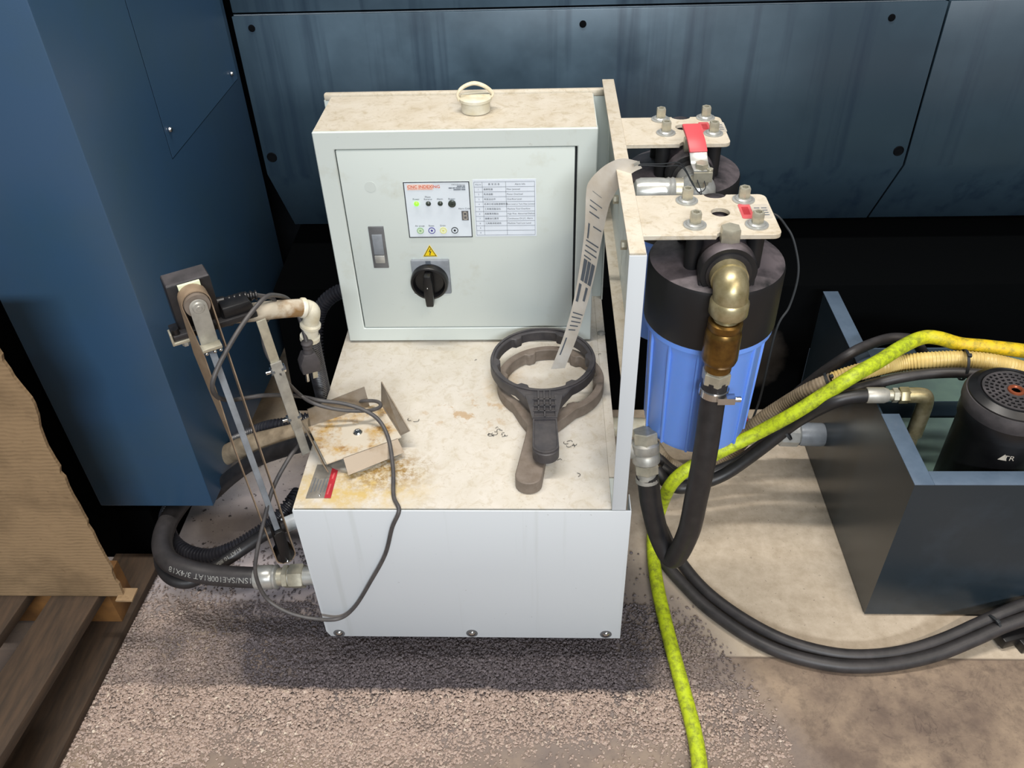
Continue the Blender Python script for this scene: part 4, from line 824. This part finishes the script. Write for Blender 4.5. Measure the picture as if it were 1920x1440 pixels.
MB().rev((mx, my, .372), (mx, my, .396), [(.0742*MS, 0), (.0765*MS, .3), (.0765*MS, .7), (.0735*MS, 1)], 56).obj('cover_band', 'black_dusty', pm)
MB().box(mx-.080, mx-.048, my-.02, my+.02, .131, .150).obj('motor_foot', 'motor_black', pm, bevel=.003)
MB().hexn((mx-.083, my+.0, .150), (mx-.083, my+.0, .157), .0075).obj('foot_bolt', 'chrome', pm)
lg = thing
a_ = -1.85
def onm(a, b):
    R_ = .0703*MS; th = a_ + a/R_; return (mx+R_*math.cos(th), my+R_*math.sin(th), .322+b)
text('TR', .013, onm, 'lettering', 'label_pale', pm)
MB().add([onm(-.006, -.001), onm(.006, -.001), onm(.001, .011)], [(0, 1, 2)]).obj('logo_triangle', 'label_pale', pm)
# ------------------------------------------------------------------ hoses over the tank rim
hY = [(1.175, 0.33, 0.349), (1.116, 0.335, 0.3563), (1.06, 0.345, 0.3579), (1.022, 0.355, 0.3561), (0.9875, 0.36, 0.3646), (0.9626, 0.362, 0.3644), (0.9272, 0.3436, 0.362), (0.8781, 0.3067, 0.36), (0.8474, 0.2861, 0.358), (0.8204, 0.2721, 0.35), (0.7861, 0.272, 0.3152), (0.743, 0.272, 0.2734), (0.6998, 0.28, 0.2285), (0.6491, 0.272, 0.1993), (0.6025, 0.25, 0.1882), (0.5742, 0.24, 0.1729), (0.5569, 0.238, 0.1441), (0.5511, 0.2586, 0.078), (0.5421, 0.2476, 0.034), (0.5365, 0.2225, 0.0125), (0.5345, 0.1402, 0.0125), (0.5421, 0.0391, 0.0125), (0.5534, -0.0605, 0.0125), (0.5611, -0.1332, 0.0125), (0.5614, -0.1846, 0.0125), (0.5558, -0.2293, 0.0125)]
hose('air_hose', 'dirty bright yellow-green hose running from the tank across the floor to the viewer', hY, .0115, 'hose_yellow', n=18)
hT = [(1.17, 0.3, 0.3247), (1.108, 0.305, 0.3406), (1.058, 0.312, 0.3506), (1.012, 0.322, 0.3496), (0.9664, 0.33, 0.3416), (0.9295, 0.3383, 0.33), (0.8921, 0.3286, 0.33), (0.8647, 0.3214, 0.328), (0.844, 0.3193, 0.322), (0.8171, 0.3202, 0.308)]
h, o = hose('suction_hose', 'pale amber ribbed hose arching over the tank rim beside the yellow hose', hT, .0145, 'hose_tan', rib=(.0052, .0011), n=20)
hT2 = [(0.8171, 0.3202, 0.308), (0.788, 0.3248, 0.285), (0.7573, 0.345, 0.2339), (0.7217, 0.355, 0.1818), (0.6844, 0.355, 0.1098), (0.6469, 0.345, 0.0854), (0.6069, 0.335, 0.0815), (0.5649, 0.33, 0.1097), (0.5425, 0.34, 0.1375), (0.5326, 0.37, 0.1427)]
MB().tube(hT2, .0140, 18, 8, rib=(.0052, .0006)).obj('dusty_length', 'hose_tan_dirty', h, label='dusty grey-brown lower length')
hK = [(0.9987, 0.4, 0.297), (0.9748, 0.405, 0.3253), (0.9507, 0.405, 0.3322), (0.9232, 0.4025, 0.332), (0.8826, 0.3843, 0.33), (0.853, 0.3686, 0.324), (0.8192, 0.375, 0.2803), (0.7951, 0.388, 0.2317), (0.764, 0.384, 0.1904), (0.7327, 0.382, 0.1445), (0.7094, 0.382, 0.1044)]
hose('rubber_hose', 'grey-black hose arching highest behind the yellow hose at the tank corner', hK, .0090, 'rubber_dusty', n=14)
hL = [(1.16, 0.272, 0.317), (1.097, 0.278, 0.3384), (1.048, 0.285, 0.346), (1.004, 0.295, 0.3437), (0.9587, 0.303, 0.3354), (0.917, 0.3, 0.3304), (0.8848, 0.2983, 0.322), (0.8574, 0.29, 0.32), (0.8328, 0.2864, 0.312), (0.8012, 0.3, 0.2757), (0.7691, 0.332, 0.2022), (0.7218, 0.33, 0.1494), (0.6712, 0.325, 0.0984), (0.6249, 0.32, 0.076), (0.5729, 0.315, 0.1083), (0.5416, 0.33, 0.1365)]
hose('rubber_hose', 'grey-black hose tied below the amber ribbed hose over the tank', hL, .0085, 'rubber_dusty', n=14)
hH = [(0.8588, 0.2638, 0.324), (0.8281, 0.2624, 0.322), (0.8011, 0.2626, 0.312), (0.777, 0.275, 0.2788), (0.7548, 0.292, 0.232), (0.725, 0.29, 0.1947), (0.6932, 0.286, 0.1606), (0.6634, 0.28, 0.1354), (0.6363, 0.274, 0.1229), (0.6081, 0.268, 0.1184), (0.5806, 0.265, 0.1121), (0.5568, 0.268, 0.1223), (0.5387, 0.285, 0.1382)]
h, o = hose('hydraulic_hose', 'black hydraulic hose with crimped steel end and brass elbow entering the coolant tank', hH, .0108, 'rubber', n=16)
f0, f1 = Vector((0.8521, 0.2638, 0.324)), Vector((0.945, 0.2609, 0.326)); df = f1-f0
MB().rev(f0, f0+df*.36, [(.0120, 0), (.0128, .06), (.0128, .8), (.0105, 1)], 22).obj('crimp_ferrule', 'steel_dull', h)
MB().cyl(f0+df*.33, f0+df*.66, .0085, n=16).obj('hose_nipple', 'zinc', h)
MB().hexn(f0+df*.43, f0+df*.52, .0120).obj('hex_nut', 'zinc', h); MB().hexn(f0+df*.54, f0+df*.70, .0135).obj('hex_nut', 'brass_pale', h)
MB().tube([f0+df*.68, f0+df*.86, f0+df*.98+Vector((0, 0, -.004)), f0+df*1.02+Vector((.0, .0, -.022)), f0+df*1.02+Vector((0, .0, -.060)), f0+df*1.02+Vector((0, .0, -.075))], .0125, 18, 6).obj('elbow_fitting', 'brass_pale', h)
MB().hexn(f0+df*1.02+Vector((0, 0, -.072)), f0+df*1.02+Vector((0, 0, -.086)), .0125).cyl(f0+df*1.02+Vector((0, 0, -.08)), f0+df*1.02+Vector((0, 0, -.16)), .009, n=16).obj('drop_pipe', 'brass_pale', h)
hM = [(0.8442, 0.2872, 0.3), (0.8111, 0.2831, 0.29), (0.7731, 0.3, 0.2392), (0.7378, 0.306, 0.1923), (0.6968, 0.3, 0.1535), (0.6521, 0.292, 0.1313), (0.6149, 0.285, 0.121), (0.5775, 0.285, 0.121), (0.5494, 0.295, 0.1348)]
hose('rubber_hose', 'second black hose running alongside the hydraulic hose below the yellow hose', hM, .0095, 'rubber', n=14)
# cable ties
def tie(label, c, axis, r, group='black cable ties on the hoses', tail=True):
    t_ = thing('cable_tie', label, 'cable tie', c, group); c = Vector(c); ax = Vector(axis).normalized()
    MB().rev(c-ax*.0022, c+ax*.0022, [(r-.0006, 0), (r+.0008, .05), (r+.0008, .95), (r-.0006, 1)], 26, False).obj('band', 'ink', t_)
    u, w = perp(ax); MB().obox(c+Vector((0, -.3, .95)).normalized()*(r+.0015), ax, ax.cross(Vector((0, -.3, .95))).normalized(), Vector((0, -.3, .95)).normalized(), .003, .003, .0022).obj('lock_head', 'ink', t_, bevel=.0006)
tie('black cable tie around the amber hose above the pump motor', (1.013, 0.311, 0.3473), (1, -.15, 0), .0245)
tie('short black cable tie on the dusty hose left of the tank rim', (0.8121, 0.321, 0.304), (1, -.05, .55), .0165)
tie('black cable tie on the paired black hoses near the blue filter', (0.7538, 0.292, 0.2175), (1, .05, .75), .0125)
# double hose lying on the floor
def lift(pts, dy, z): return [(x, y+dy, z) for x, y, _ in pts]
fA = [(0.5405, 0.2238, 0.011), (0.556, 0.1759, 0.011), (0.5863, 0.1249, 0.011), (0.616, 0.0841, 0.011), (0.6682, 0.0343, 0.011), (0.7207, 0.0025, 0.011), (0.7825, -0.0158, 0.011), (0.8386, -0.0198, 0.011), (0.8976, -0.0133, 0.012), (0.9574, -0.0006, 0.018), (1.018, 0.0189, 0.03), (1.063, 0.0348, 0.04), (1.114, 0.048, 0.05), (1.163, 0.0562, 0.06)]
fB = [(0.5567, 0.2679, 0.011), (0.5714, 0.2117, 0.011), (0.5987, 0.1497, 0.011), (0.6321, 0.1024, 0.011), (0.6809, 0.0566, 0.011), (0.7336, 0.023, 0.011), (0.7957, 0.0033, 0.011), (0.8527, 0.0001, 0.011), (0.912, 0.0073, 0.014), (0.9733, 0.0238, 0.022), (1.035, 0.0453, 0.036), (1.075, 0.0585, 0.046), (1.124, 0.0737, 0.055), (1.175, 0.0852, 0.065)]
hose('floor_hose', 'outer of two dirty black hoses sweeping across the floor, nearest the viewer', fA, .0105, 'rubber_dusty', n=16)
hose('floor_hose', 'inner of two dirty black hoses sweeping across the floor, nearest the tank', fB, .0100, 'rubber_dusty', n=16)
tie('black cable tie joining the two floor hoses at the right edge', (1.051, 0.0405, 0.036), (1, .45, .12), .0165)
hk = thing('hose_bracket', 'small black bracket under the floor hoses at the right edge', 'bracket', (1.093, 0.0376, 0.015))
q = Vector((1.092, 0.0356, 0.015)); MB().obox(q, (1, .3, 0), (-.3, 1, 0), (0, 0, 1), .030, .010, .010).obj('arm', 'motor_black', hk, bevel=.002)
MB().obox(q+Vector((.004, -.006, -.005)), (1, .3, 0), (-.3, 1, 0), (0, 0, 1), .006, .016, .010).obj('clip', 'motor_black', hk, bevel=.002)
# pale drain pipe with red valve lever behind the filter
pp_ = thing('drain_pipe', 'pale horizontal drain pipe with a red lever valve behind the blue filter', 'pipe', (.68, .42, .105))
MB().cyl((.46, .42, .118), (.80, .42, .100), .0190, n=24).obj('pipe', 'white_plastic', pp_)
MB().rev((.785, .42, .100), (.825, .42, .098), [(.021, 0), (.0245, .1), (.0245, .9), (.021, 1)], 8).obj('pipe_union', 'steel', pp_)
MB().rev((.825, .42, .098), (.872, .42, .096), [(.021, 0), (.0225, .1), (.0225, .9), (.021, 1)], 24).obj('tank_spigot', 'grey_plate', pp_)
MB().rev((.690, .42, .106), (.745, .42, .103), [(.019, 0), (.0245, .15), (.0265, .5), (.0245, .85), (.019, 1)], 24).obj('valve_body', 'steel_dull', pp_)
MB().cyl((.718, .42, .125), (.718, .42, .142), .0065, n=14).obj('valve_stem', 'zinc', pp_)
MB().hexa([(.665, .408, .140), (.722, .408, .140), (.722, .432, .140), (.665, .432, .140)], [(.665, .411, .147), (.722, .409, .144), (.722, .431, .144), (.665, .429, .147)]).obj('valve_lever', 'grip_red', pp_, bevel=.0015)
hose('thin_cable', 'thin black cable arching in the dark gap behind the front filter', [(.742, .70, .294), (0.7512, 0.62, 0.452), (0.7861, 0.6, 0.4353), (0.8037, 0.58, 0.397), (0.8081, 0.56, 0.3583), (0.7972, 0.54, 0.3074), (0.7753, 0.52, 0.2673), (.765, .50, .120), (.750, .49, .040), (.745, .48, .0025)], .0022, 'ink', 'cable', n=8)
# ================================================================== pallet and carton on the left
pa_t = thing('wooden_pallet', 'weathered dark wooden pallet under the carton at the lower left', 'pallet', (-.45, -.15, 0))
def board(a, b, c, d, z0, z1, name, mat):   # four corners in plan
    return MB().hexa([(x, y, z0) for x, y in (a, b, c, d)], [(x, y, z1) for x, y in (a, b, c, d)]).obj(name, mat, pa_t, bevel=.0015)
for k in range(3):
    x = -.349-.114*k; w = .076
    board((x+.004, .06), (x-.0620, -.60), (x-.0620-w, -.60), (x-w+.004, .06), .112, .130, 'deck_board', 'wood_dark')
board((-.343, .19), (-.386, -.60), (-.470, -.60), (-.43, .19), .004, .020, 'bottom_board', 'wood_dark')
for y in (-.27, .10): board((-.36, y), (-.36, y-.055), (-.95, y-.055), (-.95, y), .020, .112, 'stringer', 'wood_raw')
cb = thing('cardboard_carton', 'torn brown cardboard carton standing on the pallet at the left edge', 'carton', (-.5, .05, .13))
ed = [(-.30, .13)]
random.seed(3)
z = .13; e_ = []
while z < .65:
    e_.append((-.3085+.010*math.exp(-((z-.52)/.03)**2)+random.uniform(-.0022, .0022), z)); z += random.uniform(.008, .02)
MB().prism([(-.95, .1305), (-.308, .1305)] + e_ + [(-.308, .66), (-.95, .66)], XZ, .0145, .0195).obj('front_wall', 'cardboard', cb, smooth=False)
MB().prism([(-.95, .1305), (-.318, .1305), (-.318, .655), (-.95, .655)], XZ, .0195, .024).obj('inner_liner', 'cardboard', cb)
MB().box(-.95, -.46, .024, .150, .131, .65).obj('carton_body', 'cardboard', cb)
MB().box(-.318, -.292, .004, .028, .1305, .1335).obj('torn_flap', 'cardboard', cb)
# ================================================================== absorbent granules on the floor
random.seed(11)
vs, fs = [], []
def dens(x, y):
    d = 0.0
    d = 1.0; lim = x+.55*y
    if lim > .50: d *= max(0, 1-(lim-.50)/.15)
    if y > .06: d *= .55 if (x < .0 or x > .455) else .9
    if y > .10: d *= .25
    if x < -.33: d *= .8
    yf = -.135 - .03*math.sin(x*9+1) - .05*(x < -.15)
    if y < yf: d *= max(.10, 1-(yf-y)/.05)
    d *= .75+.25*math.sin(x*31+math.sin(y*40)*2)*math.sin(y*27+x*13)
    return d
count = 0
while count < 52000:
    x, y = random.uniform(-.42, .70), random.uniform(-.24, .22)
    if random.random() > dens(x, y): continue
    if y > .10 and x > -.20 and random.random() < .6: continue
    s = random.choice((.0012, .0016, .0020, .0027)) * random.uniform(.8, 1.25)
    if random.random() < .012: s *= 1.7
    a = random.uniform(0, 6.28); c, si = math.cos(a), math.sin(a); sx, sy, sz = s*random.uniform(.8, 1.5), s*random.uniform(.7, 1.2), s*random.uniform(.6, 1.1)
    k = len(vs); zc = sz*.55 + (random.uniform(0, .0045 if (-.07 < y < .02 and -.1 < x < .5) else .0025) if y > -.13 else 0)
    for lx, ly, lz in ((1, .2, 0), (-.1, 1, .1), (-1, -.1, 0), (.2, -1, -.1), (.1, .1, 1), (0, 0, -.9)):
        lx += random.uniform(-.25, .25); ly += random.uniform(-.25, .25)
        vs.append((x+(lx*sx*c-ly*sy*si), y+(lx*sx*si+ly*sy*c), zc+lz*sz))
    fs += [(k, k+1, k+4), (k+1, k+2, k+4), (k+2, k+3, k+4), (k+3, k, k+4), (k+1, k, k+5), (k+2, k+1, k+5), (k+3, k+2, k+5), (k, k+3, k+5)]
    count += 1
me = bpy.data.meshes.new('absorbent_granules'); me.from_pydata(vs, [], fs); me.materials.append(M['absorbent'])
tag(link('absorbent_granules', me), 'grey-brown oil absorbent granules strewn over the floor round the cabinet', 'granules', kind='stuff')
